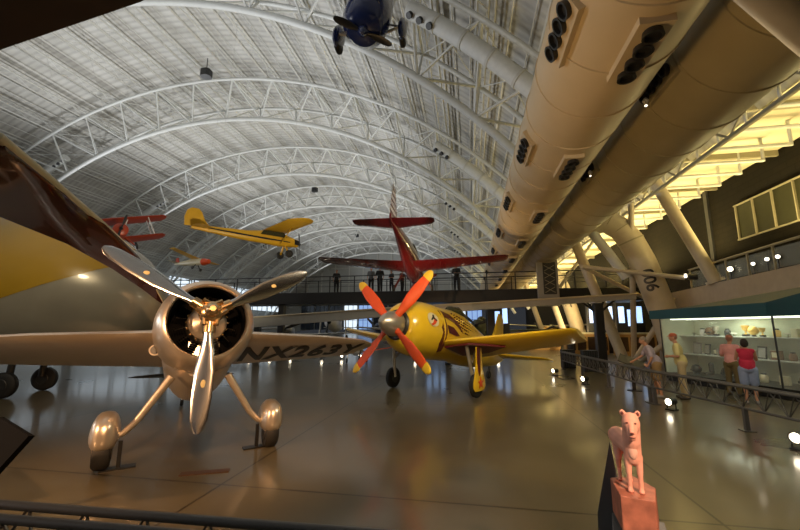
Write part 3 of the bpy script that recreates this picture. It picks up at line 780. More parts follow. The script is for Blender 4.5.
# ------------------------------------------------------------------ yellow racer with red propeller
P2 = R(8)
yel = thing('racing_airplane', 'yellow racing airplane with red four-bladed propeller and maroon trim, parked on the floor', 'airplane', (-1.2, 12.2, 0), (0, -P2, math.atan2(-0.885, -0.465)))
L2 = level_to_local(P2)
zc = 1.78
MB().lathe([(2.05, 0.42), (2.0, 0.55), (1.85, 0.66), (1.6, 0.76), (1.2, 0.82), (0.75, 0.84)], (0, 0, zc), 'X', 56).build('cowling', M['racer_yellow'], yel)
MB().lathe([(1.98, 0.50), (2.04, 0.44), (2.1, 0.40)], (0, 0, zc), 'X', 40).build('intake_ring', M['gunmetal'], yel)
fus([(0.80, 1.77, 0.80, 0.83), (0.2, 1.78, 0.76, 0.84), (-0.6, 1.82, 0.70, 0.84), (-1.3, 1.76, 0.66, 0.86), (-2.2, 1.62, 0.58, 0.74), (-3.3, 1.52, 0.42, 0.58), (-4.4, 1.48, 0.25, 0.40), (-5.2, 1.52, 0.08, 0.2), (-5.4, 1.55, 0.01, 0.03)]).build('fuselage', M['racer_yellow'], yel)
fus([(-0.5, 2.45, 0.02, 0.02), (-0.75, 2.60, 0.22, 0.22), (-1.2, 2.62, 0.26, 0.26), (-1.7, 2.5, 0.2, 0.2), (-2.3, 2.25, 0.04, 0.04)]).build('canopy', M['olive_panel'], yel)
YW = [(-4.2, -0.1, 1.15, 2.02), (-4.1, 0.05, 1.35, 2.0), (-0.6, 0.75, 2.2, 1.42), (0.6, 0.75, 2.2, 1.42), (4.1, 0.05, 1.35, 2.0), (4.2, -0.1, 1.15, 2.02)]
ym = wing(YW, t=0.13); ym.v = [(x, y, z + (x - 0.6) * 0.13) for x, y, z in ym.v]
ywg = ym.build('wing', M['racer_yellow'], yel, angle=60)
for s_ in (-1, 1):   # maroon wheel bay on the underside
    bm_ = MB().prism([(0.62, 0.75 * s_), (0.62, 1.5 * s_), (-0.1, 2.3 * s_), (-0.5, 1.6 * s_), (-0.45, 0.75 * s_)], 1.275, 1.33, 'XY')
    bm_.v = [(x, y, z + (x - 0.6) * 0.13 + (abs(y) - 0.6) * 0.15) for x, y, z in bm_.v]
    bm_.build('wheel_bay', M['maroon'], ywg, smooth=False)
tm = wing([(-2.15, -4.9, 0.3, 1.50), (-1.9, -4.6, 0.62, 1.50), (-0.1, -4.1, 1.1, 1.50), (0.1, -4.1, 1.1, 1.50), (1.9, -4.6, 0.62, 1.50), (2.15, -4.9, 0.3, 1.50)], 0.14); tm.v = [(x, y, z + (x + 4.3) * 0.1) for x, y, z in tm.v]; tm.build('tailplane', M['racer_yellow'], yel)
wing([(1.7, -3.7, 1.6, 0), (2.4, -4.3, 1.0, 0), (3.0, -4.6, 0.7, 0), (3.25, -4.75, 0.4, 0)], 0.09, vertical=True).build('fin', M['racer_yellow'], yel)
# maroon lightning flash wrapping the fuselage
def skin_y(x, z, side):
    st = [(2.05, 1.78, 0.42, 0.42), (2.0, 1.78, .55, .55), (1.85, 1.78, .66, .66), (1.6, 1.78, .76, .76), (1.2, 1.78, .82, .82), (0.8, 1.77, 0.82, 0.84), (0.2, 1.78, 0.76, 0.84), (-0.6, 1.82, 0.70, 0.84), (-1.3, 1.80, 0.62, 0.80), (-2.2, 1.70, 0.52, 0.64), (-3.3, 1.62, 0.36, 0.46), (-4.4, 1.58, 0.2, 0.3)]
    for i in range(len(st) - 1):
        if st[i][0] >= x >= st[i + 1][0]:
            q = (st[i][0] - x) / (st[i][0] - st[i + 1][0])
            zc_, hw, hh = (st[i][j] + q * (st[i + 1][j] - st[i][j]) for j in (1, 2, 3))
            u = max(-0.995, min(0.995, (z - zc_) / hh))
            return side * (hw * math.sqrt(1 - u * u) + 0.012)
    return side * 0.5
def decal(poly, name, m, parent, side=1, label=None, n=10):
    """polygon in x,z draped on the fuselage side, with real thickness"""
    bm = bmesh.new()
    vs = [bm.verts.new((x, 0, z)) for x, z in poly]; bm.faces.new(vs)
    bmesh.ops.triangulate(bm, faces=bm.faces)
    for _ in range(4): bmesh.ops.subdivide_edges(bm, edges=[e for e in bm.edges if e.calc_length() > 0.09], cuts=1, use_grid_fill=False); bmesh.ops.triangulate(bm, faces=bm.faces)
    for v in bm.verts: v.co.y = skin_y(v.co.x, v.co.z, side)
    me = bpy.data.meshes.new(name); bm.to_mesh(me); bm.free(); me.materials.append(m)
    o = bpy.data.objects.new(name, me); COL.objects.link(o); o.parent = parent
    sd = o.modifiers.new('s', 'SOLIDIFY'); sd.thickness = 0.008; sd.offset = 0
    if label: o['label'] = label
    return o
for side in (1, -1):
    decal([(0.92, 2.35), (0.72, 2.45), (0.66, 2.1), (0.76, 1.9), (0.62, 1.7), (0.75, 1.45), (0.6, 1.2), (0.8, 1.15), (0.95, 1.4), (0.82, 1.62), (0.98, 1.85), (0.84, 2.1)], 'trim_band', M['maroon'], yel, side)
    decal([(0.72, 2.4), (0.72, 2.22), (0.1, 2.12), (-0.5, 1.85), (-0.2, 2.15), (0.2, 2.36)], 'trim_flash', M['maroon'], yel, side)
    decal([(0.6, 1.98), (0.5, 1.75), (0.0, 1.72), (-0.25, 1.75), (0.2, 1.96)], 'trim_flash', M['maroon'], yel, side)
    # rows of small maroon lettering behind the flash (too small to read)
    mb = MB()
    for r_ in range(5):
        for c_ in range(12):
            x = -0.05 - 0.14 * c_ - 0.05 * r_; z = 2.42 - 0.12 * r_ - 0.022 * c_
            if random.random() < 0.82:
                y_ = skin_y(x, z, side); w_ = random.choice((0.06, 0.09, 0.11))
                mb.box((x, y_ - side * 0.006, z), (w_, 0.012, 0.065), rot=(side * -0.55, 0, 0))
    tag(mb.build('small_lettering', M['maroon'], yel, smooth=False), kind='stuff')
    # round pale emblem with a red and dark running figure
    em = [(1.35 + 0.23 * math.cos(a_), 2.02 + 0.2 * math.sin(a_)) for a_ in (2 * PI * k / 20 for k in range(20))]
    em = decal(em, 'emblem', M['cream'], yel, side, 'pale round emblem with a red running figure')
    def d2(poly, m_):
        oo = decal(poly, 'emblem_figure', m_, em, side)
        for v in oo.data.vertices: v.co.y += side * 0.008
    d2([(1.50, 1.88), (1.40, 1.92), (1.34, 2.02), (1.26, 2.06), (1.22, 2.0), (1.30, 1.9), (1.42, 1.84)], M['blade_red'])
    d2([(1.36, 2.16), (1.30, 2.16), (1.30, 2.08), (1.20, 2.02), (1.24, 1.98), (1.36, 2.04), (1.44, 1.98), (1.46, 2.02), (1.38, 2.1)], M['black'])
# spinner + blades
hc = (2.28, 0, zc)
sp = MB().lathe([(2.0, 0.2), (2.06, 0.34), (2.2, 0.35), (2.4, 0.31), (2.58, 0.22), (2.7, 0.12), (2.75, 0.03)], (0, 0, zc), 'X', 40).build('spinner', M['engine'], yel)
for k in range(4):
    a_ = R(48 + 90 * k)
    b = blade_mb(1.72, 0.34, hc, a_, 0.25, twist=0.35, w_root=0.6).build('blade', M['blade_red'], sp)
    bt = blade_mb(1.90, 0.27, hc, a_, 1.66, twist=0.20, w_root=0.98, thick=0.10)
    d = Vector((0, math.cos(a_), math.sin(a_))); e = Vector((0, -math.sin(a_), math.cos(a_))); X = Vector((1, 0, 0))
    rings = []
    for rr_, wf in ((1.60, 1.0), (1.68, 0.95), (1.76, 0.82), (1.82, 0.6), (1.86, 0.2)):
        c = e * 0.98 + X * 0.18; nn = X * 0.98 - e * 0.18
        rings.append([Vector(hc) + d * rr_ + c * (0.145 * wf * math.cos(q)) + nn * (0.028 * math.sin(q)) for q in (2 * PI * j / 14 for j in range(14))])
    MB().loft(rings).build('blade_tip', M['blade_yellow'], b)
# landing gear
for s_ in (1, -1):
    A = L2(0.25, 1.35 * s_, 1.5); B = L2(0.05, 1.45 * s_, 0.36)
    g = MB().tube([A, B], 0.055, 12).build('landing_gear_leg', M['engine'], yel)
    MB().tube([L2(0.1, 1.44 * s_, 0.95), L2(-0.5, 1.3 * s_, 1.5)], 0.03, 8).build('drag_brace', M['engine'], g)
    w_ = wheel_parts(g, (0, 0, 0), 0.33, 0.17, M['gunmetal']); w_.location = L2(0.05, 1.52 * s_, 0.33)
    if s_ > 0:
        pan = MB().loft([[L2(0.05 + hw_ * math.cos(a_) , 1.63 * 1 + 0.035 * math.sin(a_), z) for a_ in (2 * PI * j / 12 for j in range(12))] for z, hw_ in ((1.42, 0.19), (1.0, 0.2), (0.7, 0.27), (0.45, 0.37), (0.3, 0.38), (0.2, 0.28))]).build('gear_door', M['racer_yellow'], g)
        mp = MB()
        mp.loft([[L2(0.14 + sg * hw_, 1.675 + dy_, z) for sg, dy_ in ((-1, 0), (1, 0), (1, 0.012), (-1, 0.012))] for z, hw_ in ((1.41, 0.10), (1.0, 0.09), (0.72, 0.05), (0.62, 0.01))]); mp.build('door_trim', M['maroon'], pan, smooth=False)
        star = []
        for k in range(10):
            rr_ = 0.17 if k % 2 == 0 else 0.07; star.append((0.06 + rr_ * math.sin(PI * k / 5), 0.42 + rr_ * math.cos(PI * k / 5)))
        ms = MB(); n_ = len(star)
        vs = [L2(a_, 1.675, b_) for a_, b_ in star] + [L2(a_, 1.69, b_) for a_, b_ in star]
        ms.add(vs, [list(range(n_)), list(range(n_, 2 * n_))] + [(i, (i + 1) % n_, n_ + (i + 1) % n_, n_ + i) for i in range(n_)]).build('star_emblem', M['blade_red'], pan, smooth=False)
g = MB().tube([(-4.1, 0, 1.35), L2(-4.0, 0, 0.2)], 0.045, 8).build('tail_strut', M['gunmetal'], yel)
w_ = wheel_parts(g, (0, 0, 0), 0.15, 0.1, M['gunmetal'], 'tail_wheel'); w_.location = L2(-4.0, 0, 0.15)

# ------------------------------------------------------------------ hanging aircraft
def cables(parent, pts, top=8.0):
    for p in pts: MB().tube([p, (p[0], p[1], p[2] + top)], 0.006, 5).build('hanging_cable', M['grey_beam'], parent)
red = thing('aerobatic_airplane', 'red low-wing airplane with red and white striped tail hanging over the walkway, seen from behind', 'airplane', (-2.5, 16.2, 4.72), (R(1.2), R(10.5), R(90)))
fus([(1.7, 0.0, 0.30, 0.30), (1.4, 0.02, 0.42, 0.42), (0.6, 0.12, 0.42, 0.46), (-0.4, 0.2, 0.36, 0.48), (-1.6, 0.22, 0.26, 0.38), (-3.0, 0.16, 0.14, 0.24), (-4.4, 0.1, 0.03, 0.1)]).build('fuselage', M['red_paint'], red)
wing([(-4.15, 0.0, 0.35, 0.20), (-4.0, 0.22, 0.75, 0.17), (0, 0.75, 1.5, -0.15), (4.0, 0.22, 0.75, 0.17), (4.15, 0.0, 0.35, 0.20)], 0.14).build('wing', M['red_paint'], red)
wing([(-1.42, -3.75, 0.3, 0.15), (-1.3, -3.6, 0.5, 0.15), (0, -3.3, 0.85, 0.15), (1.3, -3.6, 0.5, 0.15), (1.42, -3.75, 0.3, 0.15)], 0.12).build('tailplane', M['red_paint'], red)
fn = wing([(0.2, -3.1, 1.35, 0), (0.6, -3.4, 1.0, 0), (1.25, -3.75, 0.55, 0), (1.4, -3.9, 0.3, 0)], 0.1, vertical=True).build('fin', M['red_paint'], red)
for k in range(5):
    z0 = 0.36 + 0.23 * k
    f0 = lambda z: (-3.4 - (z - 0.6) * 0.54, 1.0 - (z - 0.6) * 0.69) if z > 0.6 else (-3.1 - (z - 0.2) * 0.75, 1.35 - (z - 0.2) * 0.87)
    st_ = [(z, f0(z)[0] + 0.01, f0(z)[1] + 0.05, 0) for z in (z0, z0 + 0.115)]
    wing(st_, 0.135, vertical=True).build('white_stripe', M['white_paint'], fn)
fus([(-0.6, 0.62, 0.02, 0.02), (-0.2, 0.7, 0.24, 0.2), (0.4, 0.66, 0.26, 0.22), (1.0, 0.5, 0.05, 0.05)]).build('canopy', M['olive_panel'], red)
MB().lathe([(1.68, 0.30), (1.75, 0.33), (1.95, 0.34), (2.0, 0.28)], (0, 0, 0), 'X', 24).build('cowling', M['navy'], red)
sp = MB().lathe([(2.0, 0.12), (2.15, 0.1), (2.25, 0.02)], (0, 0, 0), 'X', 20).build('spinner', M['dark_steel'], red)
for k in range(3):
    blade_mb(1.0, 0.2, (2.08, 0, 0), R(50 + 120 * k), 0.08, twist=0.3).build('blade', M['maroon'], sp)
for s_ in (-1, 1):
    g = MB().tube([(0.9, 0.5 * s_, -0.2), (1.1, 0.85 * s_, -0.75)], 0.05, 8).build('landing_gear_leg', M['maroon'], red)
    w_ = wheel_parts(g, (0, 0, 0), 0.16, 0.09, M['gunmetal']); w_.location = (1.1, 0.88 * s_, -0.78)
cables(red, [(-2.0, 0, 0.5), (0.6, 1.2, 0.1), (0.6, -1.2, 0.1)], 7)

cub = thing('light_airplane', 'bright yellow high-wing light airplane hanging from the roof with dark lightning stripe', 'airplane', (-13.3, 24.0, 8.0), (R(5), R(1), R(48)))
fus([(1.75, -0.05, 0.1, 0.12), (1.6, 0.0, 0.28, 0.28), (1.0, 0.05, 0.35, 0.38), (0.3, 0.12, 0.36, 0.5), (-0.6, 0.15, 0.36, 0.48), (-1.8, 0.05, 0.3, 0.36), (-3.4, 0.05, 0.18, 0.26), (-5.2, 0.08, 0.05, 0.14)], sq=0.75).build('fuselage', M['cub_yellow'], cub)
wing([(-5.1, 0.35, 0.5, 0.86), (-4.9, 0.62, 1.05, 0.82), (-4.4, 0.75, 1.5, 0.78), (0, 0.8, 1.6, 0.65), (4.4, 0.75, 1.5, 0.78), (4.9, 0.62, 1.05, 0.82), (5.1, 0.35, 0.5, 0.86)], 0.11).build('wing', M['cub_yellow'], cub)
wing([(-1.4, -4.65, 0.3, 0.1), (-1.15, -4.4, 0.75, 0.1), (0, -4.1, 1.15, 0.1), (1.15, -4.4, 0.75, 0.1), (1.4, -4.65, 0.3, 0.1)], 0.07).build('tailplane', M['cub_yellow'], cub)
wing([(0.1, -4.1, 1.5, 0), (0.6, -4.5, 1.15, 0), (1.05, -4.7, 0.85, 0), (1.25, -4.9, 0.4, 0)], 0.06, vertical=True).build('fin', M['cub_yellow'], cub)
for s_ in (-1, 1):
    MB().prism([(1.0, 0.02), (-0.6, 0.06), (-4.3, 0.1), (-4.3, 0.06), (-0.8, -0.06), (1.0, -0.04)], s_ * 0.30, s_ * 0.375, 'XZ').build('stripe', M['black'], cub, smooth=False)
    MB().prism([(0.7, 0.25), (0.5, 0.58), (-0.9, 0.56), (-1.1, 0.25)], s_ * 0.3, s_ * 0.38, 'XZ').build('side_window', M['olive_panel'], cub, smooth=False)
    MB().tube([(0.3, 0.3 * s_, -0.3), (0.2, 2.6 * s_, 0.68)], 0.04, 8).build('wing_strut', M['cub_yellow'], cub)
    g = MB().tube([(0.75, 0.2 * s_, -0.3), (0.8, 0.75 * s_, -0.85)], 0.07, 8).build('landing_gear_leg', M['cub_yellow'], cub)
    w_ = wheel_parts(g, (0, 0, 0), 0.27, 0.22, M['gunmetal']); w_.location = (0.8, 0.88 * s_, -0.9)
MB().prism([(1.72, -0.12), (1.72, 0.16), (1.35, 0.24), (1.35, -0.12)], -0.33, 0.33, 'XZ').build('engine', M['black'], cub, smooth=False)
sp = MB().lathe([(1.75, 0.08), (1.9, 0.06), (1.95, 0.02)], (0, 0, 0), 'X', 12).build('spinner', M['dark_steel'], cub)
for k in range(2): blade_mb(0.9, 0.14, (1.84, 0, 0), R(70 + 180 * k), 0.05, twist=0.3).build('blade', M['dark_steel'], sp)
cables(cub, [(0.2, 1.5, 0.8), (0.2, -1.5, 0.8), (-4.0, 0, 0.3)], 14)

bip = thing('biplane', 'red-orange biplane hanging at far left above the polished wing tip', 'airplane', (-19.7, 18.0, 7.1), (R(17), R(-8), R(-38))); bip.scale = (0.85, 0.85, 0.85)
fus([(1.6, 0.05, 0.2, 0.22), (1.45, 0.05, 0.42, 0.42), (0.8, 0.08, 0.44, 0.46), (-0.4, 0.15, 0.4, 0.46), (-2.0, 0.1, 0.25, 0.32), (-3.8, 0.1, 0.06, 0.12)]).build('fuselage', M['biplane_red'], bip)
for z_, b_ , nm in ((1.05, 3.1, 'upper_wing'), (-0.3, 2.7, 'lower_wing')):
    wing([(-b_, 0.4, 0.6, z_), (-b_ + .25, 0.75, 1.3, z_), (0, 0.85, 1.5, z_), (b_ - .25, 0.75, 1.3, z_), (b_, 0.4, 0.6, z_)], 0.1).build(nm, M['biplane_red'], bip)
for s_ in (-1, 1):
    for x_ in (0.6, -0.1): MB().tube([(x_, 2.0 * s_, -0.3), (x_, 1.9 * s_, 1.05)], 0.04, 6).build('wing_strut', M['white_paint'], bip)
    MB().tube([(0.4, 0.3 * s_, 0.3), (0.5, 0.7 * s_, 1.0)], 0.04, 6).build('cabane_strut', M['white_paint'], bip)
    g = MB().tube([(0.8, 0.2 * s_, -0.3), (0.85, 0.65 * s_, -0.95)], 0.05, 6).build('landing_gear_leg', M['biplane_red'], bip)
    w_ = wheel_parts(g, (0, 0, 0), 0.25, 0.12, M['gunmetal']); w_.location = (0.85, 0.7 * s_, -1.0)
wing([(-1.1, -3.2, 0.4, 0.15), (0, -2.95, 0.8, 0.15), (1.1, -3.2, 0.4, 0.15)], 0.08).build('tailplane', M['biplane_red'], bip)
wing([(0.15, -3.0, 0.95, 0), (0.95, -3.4, 0.5, 0)], 0.08, vertical=True).build('fin', M['biplane_red'], bip)
sp = MB().lathe([(1.6, 0.1), (1.75, 0.1), (1.9, 0.02)], (0, 0, 0.05), 'X', 12).build('spinner', M['dark_steel'], bip)
for k in range(2): blade_mb(1.0, 0.16, (1.72, 0, 0.05), R(60 + 180 * k), 0.05).build('blade', M['dark_steel'], sp)
cables(bip, [(0.2, 1.2, 1.1), (0.2, -1.2, 1.1)], 15)

sm_ = thing('light_airplane', 'small cream airplane with red nose hanging far away behind the silver propeller', 'airplane', (-21.2, 26, 7.0), (R(-8), R(0), R(-10))); sm_.scale = (0.85, 0.85, 0.85)
fus([(1.95, 0, 0.05, 0.05), (1.8, 0, 0.2, 0.22), (1.2, 0.02, 0.26, 0.3), (0, 0.05, 0.26, 0.34), (-1.2, 0.02, 0.15, 0.2), (-2.3, 0.0, 0.04, 0.08)]).build('fuselage', M['cream'], sm_)
MB().lathe([(1.98, 0.03), (1.9, 0.2), (1.5, 0.29), (1.2, 0.33)], (0, 0, 0.0), 'X', 20).build('nose_cowling', M['blade_red'], sm_)
wing([(-2.5, 0.5, 0.7, 0.55), (0, 0.5, 0.95, 0.42), (2.5, 0.5, 0.7, 0.55)], 0.11).build('wing', M['cub_yellow'], sm_)
wing([(-0.9, -1.8, 0.4, 0.05), (0, -1.65, 0.6, 0.05), (0.9, -1.8, 0.4, 0.05)], 0.08).build('tailplane', M['cream'], sm_)
wing([(0.0, -1.7, 0.65, 0), (0.6, -1.95, 0.35, 0)], 0.08, vertical=True).build('fin', M['biplane_red'], sm_)
for s_ in (-1, 1):
    g = MB().tube([(0.5, 0.1 * s_, -0.2), (0.55, 0.4 * s_, -0.6)], 0.04, 6).build('landing_gear_leg', M['black'], sm_)
    w_ = wheel_parts(g, (0, 0, 0), 0.15, 0.1, M['gunmetal']); w_.location = (0.55, 0.44 * s_, -0.62)
cables(sm_, [(0.1, 0.8, 0.5), (0.1, -0.8, 0.5)], 15)

blu = thing('sport_airplane', 'dark blue airplane with wheel fairings hanging overhead at the top edge', 'airplane', (-2.42, 8.6, 10.62), (0, R(50), R(-88))); blu.scale = (1.4, 1.4, 1.4)
fus([(0.95, -0.35, 0.12, 0.14), (0.9, -0.32, 0.3, 0.3), (0.7, -0.28, 0.42, 0.42), (0.2, -0.2, 0.44, 0.46), (-0.8, 0.0, 0.42, 0.5), (-2.2, 0.1, 0.28, 0.36), (-4.0, 0.15, 0.06, 0.12)]).build('fuselage', M['navy'], blu)
wing([(-3.4, 0.0, 0.4, 0.72), (-3.2, 0.2, 0.8, 0.7), (0, 0.3, 1.2, 0.6), (3.2, 0.2, 0.8, 0.7), (3.4, 0.0, 0.4, 0.72)], 0.12).build('wing', M['navy'], blu)
wing([(-1.2, -3.5, 0.4, 0.15), (0, -3.3, 0.8, 0.15), (1.2, -3.5, 0.4, 0.15)], 0.08).build('tailplane', M['navy'], blu)
wing([(0.2, -3.2, 1.0, 0), (1.1, -3.7, 0.5, 0)], 0.08, vertical=True).build('fin', M['navy'], blu)
for s_ in (-1, 1):
    g = MB().tube([(0.45, 0.3 * s_, -0.5), (0.5, 0.58 * s_, -0.42)], 0.025, 8).build('landing_gear_leg', M['steel_white'], blu)
    MB().tube([(-0.1, 0.3 * s_, -0.45), (0.4, 0.58 * s_, -0.42)], 0.02, 8).build('brace', M['steel_white'], g)
    MB().ell((0.30, 0.63 * s_, -0.5), (0.42, 0.09, 0.2), 18).build('wheel_fairing', M['navy'], g)
    w_ = wheel_parts(g, (0, 0, 0), 0.2, 0.1, M['gunmetal']); w_.location = (0.45, 0.63 * s_, -0.58)
sp = MB().lathe([(0.92, 0.1), (1.05, 0.09), (1.15, 0.02)], (0, 0, -0.35), 'X', 16).build('spinner', M['navy'], blu)
for k in range(2): blade_mb(0.55, 0.13, (1.02, 0, -0.35), R(152 + 180 * k), 0.05, twist=0.3).build('blade', M['black'], sp)
cables(blu, [(0.1, 0.9, 0.66), (0.1, -0.9, 0.66)], 6)

# ------------------------------------------------------------------ left: polished wing, big yellow and grey fuselage
def sections(pts, name, m, parent=None, thick=0.12):
    """wing given by (front edge, back edge) point pairs in world space"""
    mb = MB(); rings = []
    for f, b in pts:
        f, b = Vector(f), Vector(b); ch = (b - f); L = ch.length
        nrm = ch.cross(Vector((0.5, -0.85, 0))).normalized()
        if nrm.z < 0: nrm = -nrm
        rings.append([f + ch * x + nrm * (h * L) for x, h in airfoil(9, thick)])
    return mb.loft(rings).build(name, m, parent, angle=60)
t = thing('polished_airplane_wing', 'glossy dark mahogany airplane wing with cream leading edge slanting in from the left', 'airplane wing', (-6, 4, 0))
def W2(*p): return (p[0] + 6, p[1] - 4, p[2])
LEP = [(-6.9, 2.2, 4.6), (-5.78, 3.5, 4.32), (-6.38, 4.8, 4.12), (-6.73, 5.8, 3.88), (-6.78, 6.6, 3.48), (-6.87, 7.3, 2.86), (-6.84, 7.6, 2.47)]
TEP = [(-7.6, 3.0, 3.6), (-6.66, 4.2, 3.54), (-6.97, 5.4, 3.42), (-6.93, 6.3, 3.10), (-6.90, 7.0, 2.78), (-6.95, 7.5, 2.56), (-6.87, 7.62, 2.46)]
sections([(W2(*p), W2(*q)) for p, q in zip(LEP, TEP)], 'wing_skin', M['mahogany'], t, 0.2)
MB().tube([W2(*p) for p in LEP], [0.08, 0.07, 0.06, 0.05, 0.035, 0.018, 0.006], 14).build('leading_edge', M['cream'], t)
t = thing('overhead_wing', 'dark brown wing underside filling the top left corner close overhead', 'airplane wing', (-4, 2, 5))
sections([((-3.6, -1.6, -0.9), (-3.4, 0.6, -0.98)), ((-0.3, -2.0, -0.25), (-0.32, 0.5, -0.44)), ((1.19, -2.0, 0.1), (1.19, 0.5, -0.18)), ((3.3, -1.6, 0.5), (3.4, 0.25, 0.25))], 'wing_skin', M['brown_under'], t, 0.06)
# big fuselage, nose towards the right
bf = thing('large_airplane_fuselage', 'large airplane fuselage at left, golden yellow above and grey below, rounded nose', 'airplane', (-9.85, 10.7, 3.05), (0, 0, R(18)))
ST = [(x, z + 0.05, hw, hh * 1.17) for x, z, hw, hh in [(0.25, -0.45, 0.02, 0.05), (0.18, -0.43, 0.35, 0.38), (0.0, -0.38, 0.65, 0.72), (-0.45, -0.25, 0.95, 1.1), (-1.2, -0.05, 1.25, 1.45), (-2.4, 0.1, 1.5, 1.75), (-4.2, 0.2, 1.65, 1.95), (-9, 0.25, 1.7, 2.0)]]
fus(ST, n=48).build('fuselage_skin', M['grey_fuselage'], bf)
# yellow paint on the upper aft part, sitting just outside the grey skin, sweeping edge
mb = MB(); rings = []
for x, z, hw, hh in [(-0.8, -0.108, 1.09, 1.49), (-1.2, 0.0, 1.25, 1.70), (-1.8, 0.075, 1.375, 1.87), (-2.4, 0.15, 1.5, 2.05), (-3.3, 0.2, 1.575, 2.165), (-4.2, 0.25, 1.65, 2.28), (-9, 0.30, 1.7, 2.34)]:
    zb = 0.75 + 0.42 * (x + 0.8) if x > -4.2 else -0.70
    lowa = math.asin(max(-0.9, min(0.98, (zb - z) / hh)))
    ring = []
    for j in range(30):
        a_ = PI - lowa + (2 * lowa - PI) * j / 29
        ring.append(Vector((x, (hw + 0.012) * math.cos(a_), z + (hh + 0.012) * math.sin(a_))))
    rings.append(ring)
mb.loft(rings, caps=False, closed=False)
o = mb.build('painted_top', M['gold_fuselage'], bf); o['label'] = 'golden yellow painted upper skin'
for y_, x_ in ((-0.6, -3.4), (0.6, -3.4), (-0.8, -7), (0.8, -7)):
    MB().tube([(x_, y_, -1.1), (x_ - 0.1, y_, -2.6)], 0.09, 10).build('landing_gear_leg', M['gunmetal'], bf)
    w_ = wheel_parts(bf, (0, 0, 0), 0.36, 0.22, M['gunmetal']); w_.location = (x_ - 0.1, y_ * 1.25, -2.69)

# dark framed reading panel at the far left edge
t = thing('reading_panel', 'dark framed slanted reading panel cut off by the left edge', 'sign', (-4.75, 3.3, 0))
C0 = Vector((0.87, -0.35, 1.0)); E1 = Vector((-1.15, 0.54, 0.0)); E2 = Vector((-0.62, 0.17, -0.48)); NN = E1.cross(E2).normalized()
if NN.z < 0: NN = -NN
def plate_mb(a0, a1, b0, b1, t0, t1):
    q = [C0 + E1 * a + E2 * b for a, b in ((a0, b0), (a1, b0), (a1, b1), (a0, b1))]
    return MB().loft([[p + NN * t0 for p in q], [p + NN * t1 for p in q]])
plate_mb(0, 1, 0, 1, -0.025, 0.02).build('frame', M['engine_black'], t, smooth=False)
plate_mb(0.5, 0.92, 0.4, 0.9, 0.02, 0.026).build('panel_face', M['stand_grey'], t, smooth=False)
MB().box((-0.05, 0.02, 0.36), (0.08, 0.08, 0.72)).build('post', M['black'], t, smooth=False)
MB().box((-0.05, 0.02, 0.01), (0.4, 0.3, 0.02)).build('base_plate', M['black'], t, smooth=False)

# ------------------------------------------------------------------ lion figurine on a block
lt = thing('lioness_figurine', 'pinkish orange lioness figurine standing face-on upon a wooden block', 'figurine', (0.66, 1.86, 1.28), (0, 0, R(-18)))
mb = MB()
mb.cap((0, 0.0, 0.165), 0.034, (-0.05, 0.10, 0.190), 0.040)          # body going back
mb.cap((0.0, -0.015, 0.22), 0.034, (0, -0.005, 0.135), 0.033)          # chest
mb.cap((0.0, -0.02, 0.20), 0.034, (0.002, -0.030, 0.265), 0.034)       # neck
mb.ell((0.002, -0.045, 0.278), (0.034, 0.036, 0.044), 18)              # head
mb.cap((0.002, -0.066, 0.262), 0.022, (0.002, -0.080, 0.240), 0.018)   # long muzzle
mb.ell((0.002, -0.076, 0.226), (0.014, 0.016, 0.011), 12)              # chin
mb.cap((0.002, -0.062, 0.297), 0.011, (0.002, -0.092, 0.252), 0.011)   # nose bridge
for s_ in (-1, 1):
    mb.ell((0.002 + s_ * 0.028, -0.035, 0.316), (0.012, 0.008, 0.014), 12)
    mb.cap((s_ * 0.020, -0.008, 0.14), 0.016, (s_ * 0.020, -0.012, 0.07), 0.011); mb.cap((s_ * 0.020, -0.012, 0.07), 0.010, (s_ * 0.020, -0.010, 0.012), 0.009)
    mb.ell((s_ * 0.020, -0.02, 0.008), (0.012, 0.018, 0.008), 12)
    mb.cap((-0.035 + s_ * 0.018, 0.115, 0.15), 0.024, (-0.035 + s_ * 0.020, 0.10, 0.095), 0.014); mb.cap((-0.035 + s_ * 0.020, 0.10, 0.095), 0.012, (-0.035 + s_ * 0.020, 0.125, 0.05), 0.009)
    mb.cap((-0.035 + s_ * 0.020, 0.125, 0.05), 0.009, (-0.035 + s_ * 0.020, 0.112, 0.010), 0.008); mb.ell((-0.035 + s_ * 0.020, 0.105, 0.008), (0.011, 0.018, 0.008), 12)
for (p, q) in (((-0.04, 0.14, 0.18), (-0.06, 0.17, 0.12)), ((-0.06, 0.17, 0.12), (-0.062, 0.165, 0.05))): mb.cap(p, 0.007, q, 0.006)
lb = mb.build('body', M['lion'], lt, remesh=0.0035, sm=3)
for s_ in (-1, 1):
    MB().ell((0.002 + s_ * 0.015, -0.0775, 0.285), (0.005, 0.003, 0.0035), 10).build('eye', M['lion_dark'], lb)
    MB().ell((0.002 + s_ * 0.028, -0.042, 0.316), (0.006, 0.004, 0.008), 10).build('inner_ear', M['lion_dark'], lb)
MB().ell((0.002, -0.1025, 0.250), (0.007, 0.004, 0.005), 10).build('nose', M['lion_dark'], lb)
MB().ell((0.002, -0.0925, 0.2325), (0.011, 0.006, 0.002), 10).build('mouth', M['lion_dark'], lb)
MB().ell((0.0, -0.034, 0.165), (0.018, 0.012, 0.035), 12).build('pale_chest', M['lion_pale'], lb)
bk = MB().prism([(-0.06, -0.075), (0.06, -0.075), (0.075, 0.08), (0.0, 0.19), (-0.095, 0.12)], -0.14, 0.0, 'XY').build('wooden_block', M['block_wood'], lt, smooth=False, bevel=0.004)
pd = thing('display_pedestal', 'dark grey pedestal with tapered back panel carrying the lioness figurine', 'pedestal', (0.66, 1.86, 0), (0, 0, R(-18)))
MB().box((0, 0.03, 0.56), (0.2, 0.26, 1.12)).build('column', M['stand_grey'], pd, smooth=False, bevel=0.005)
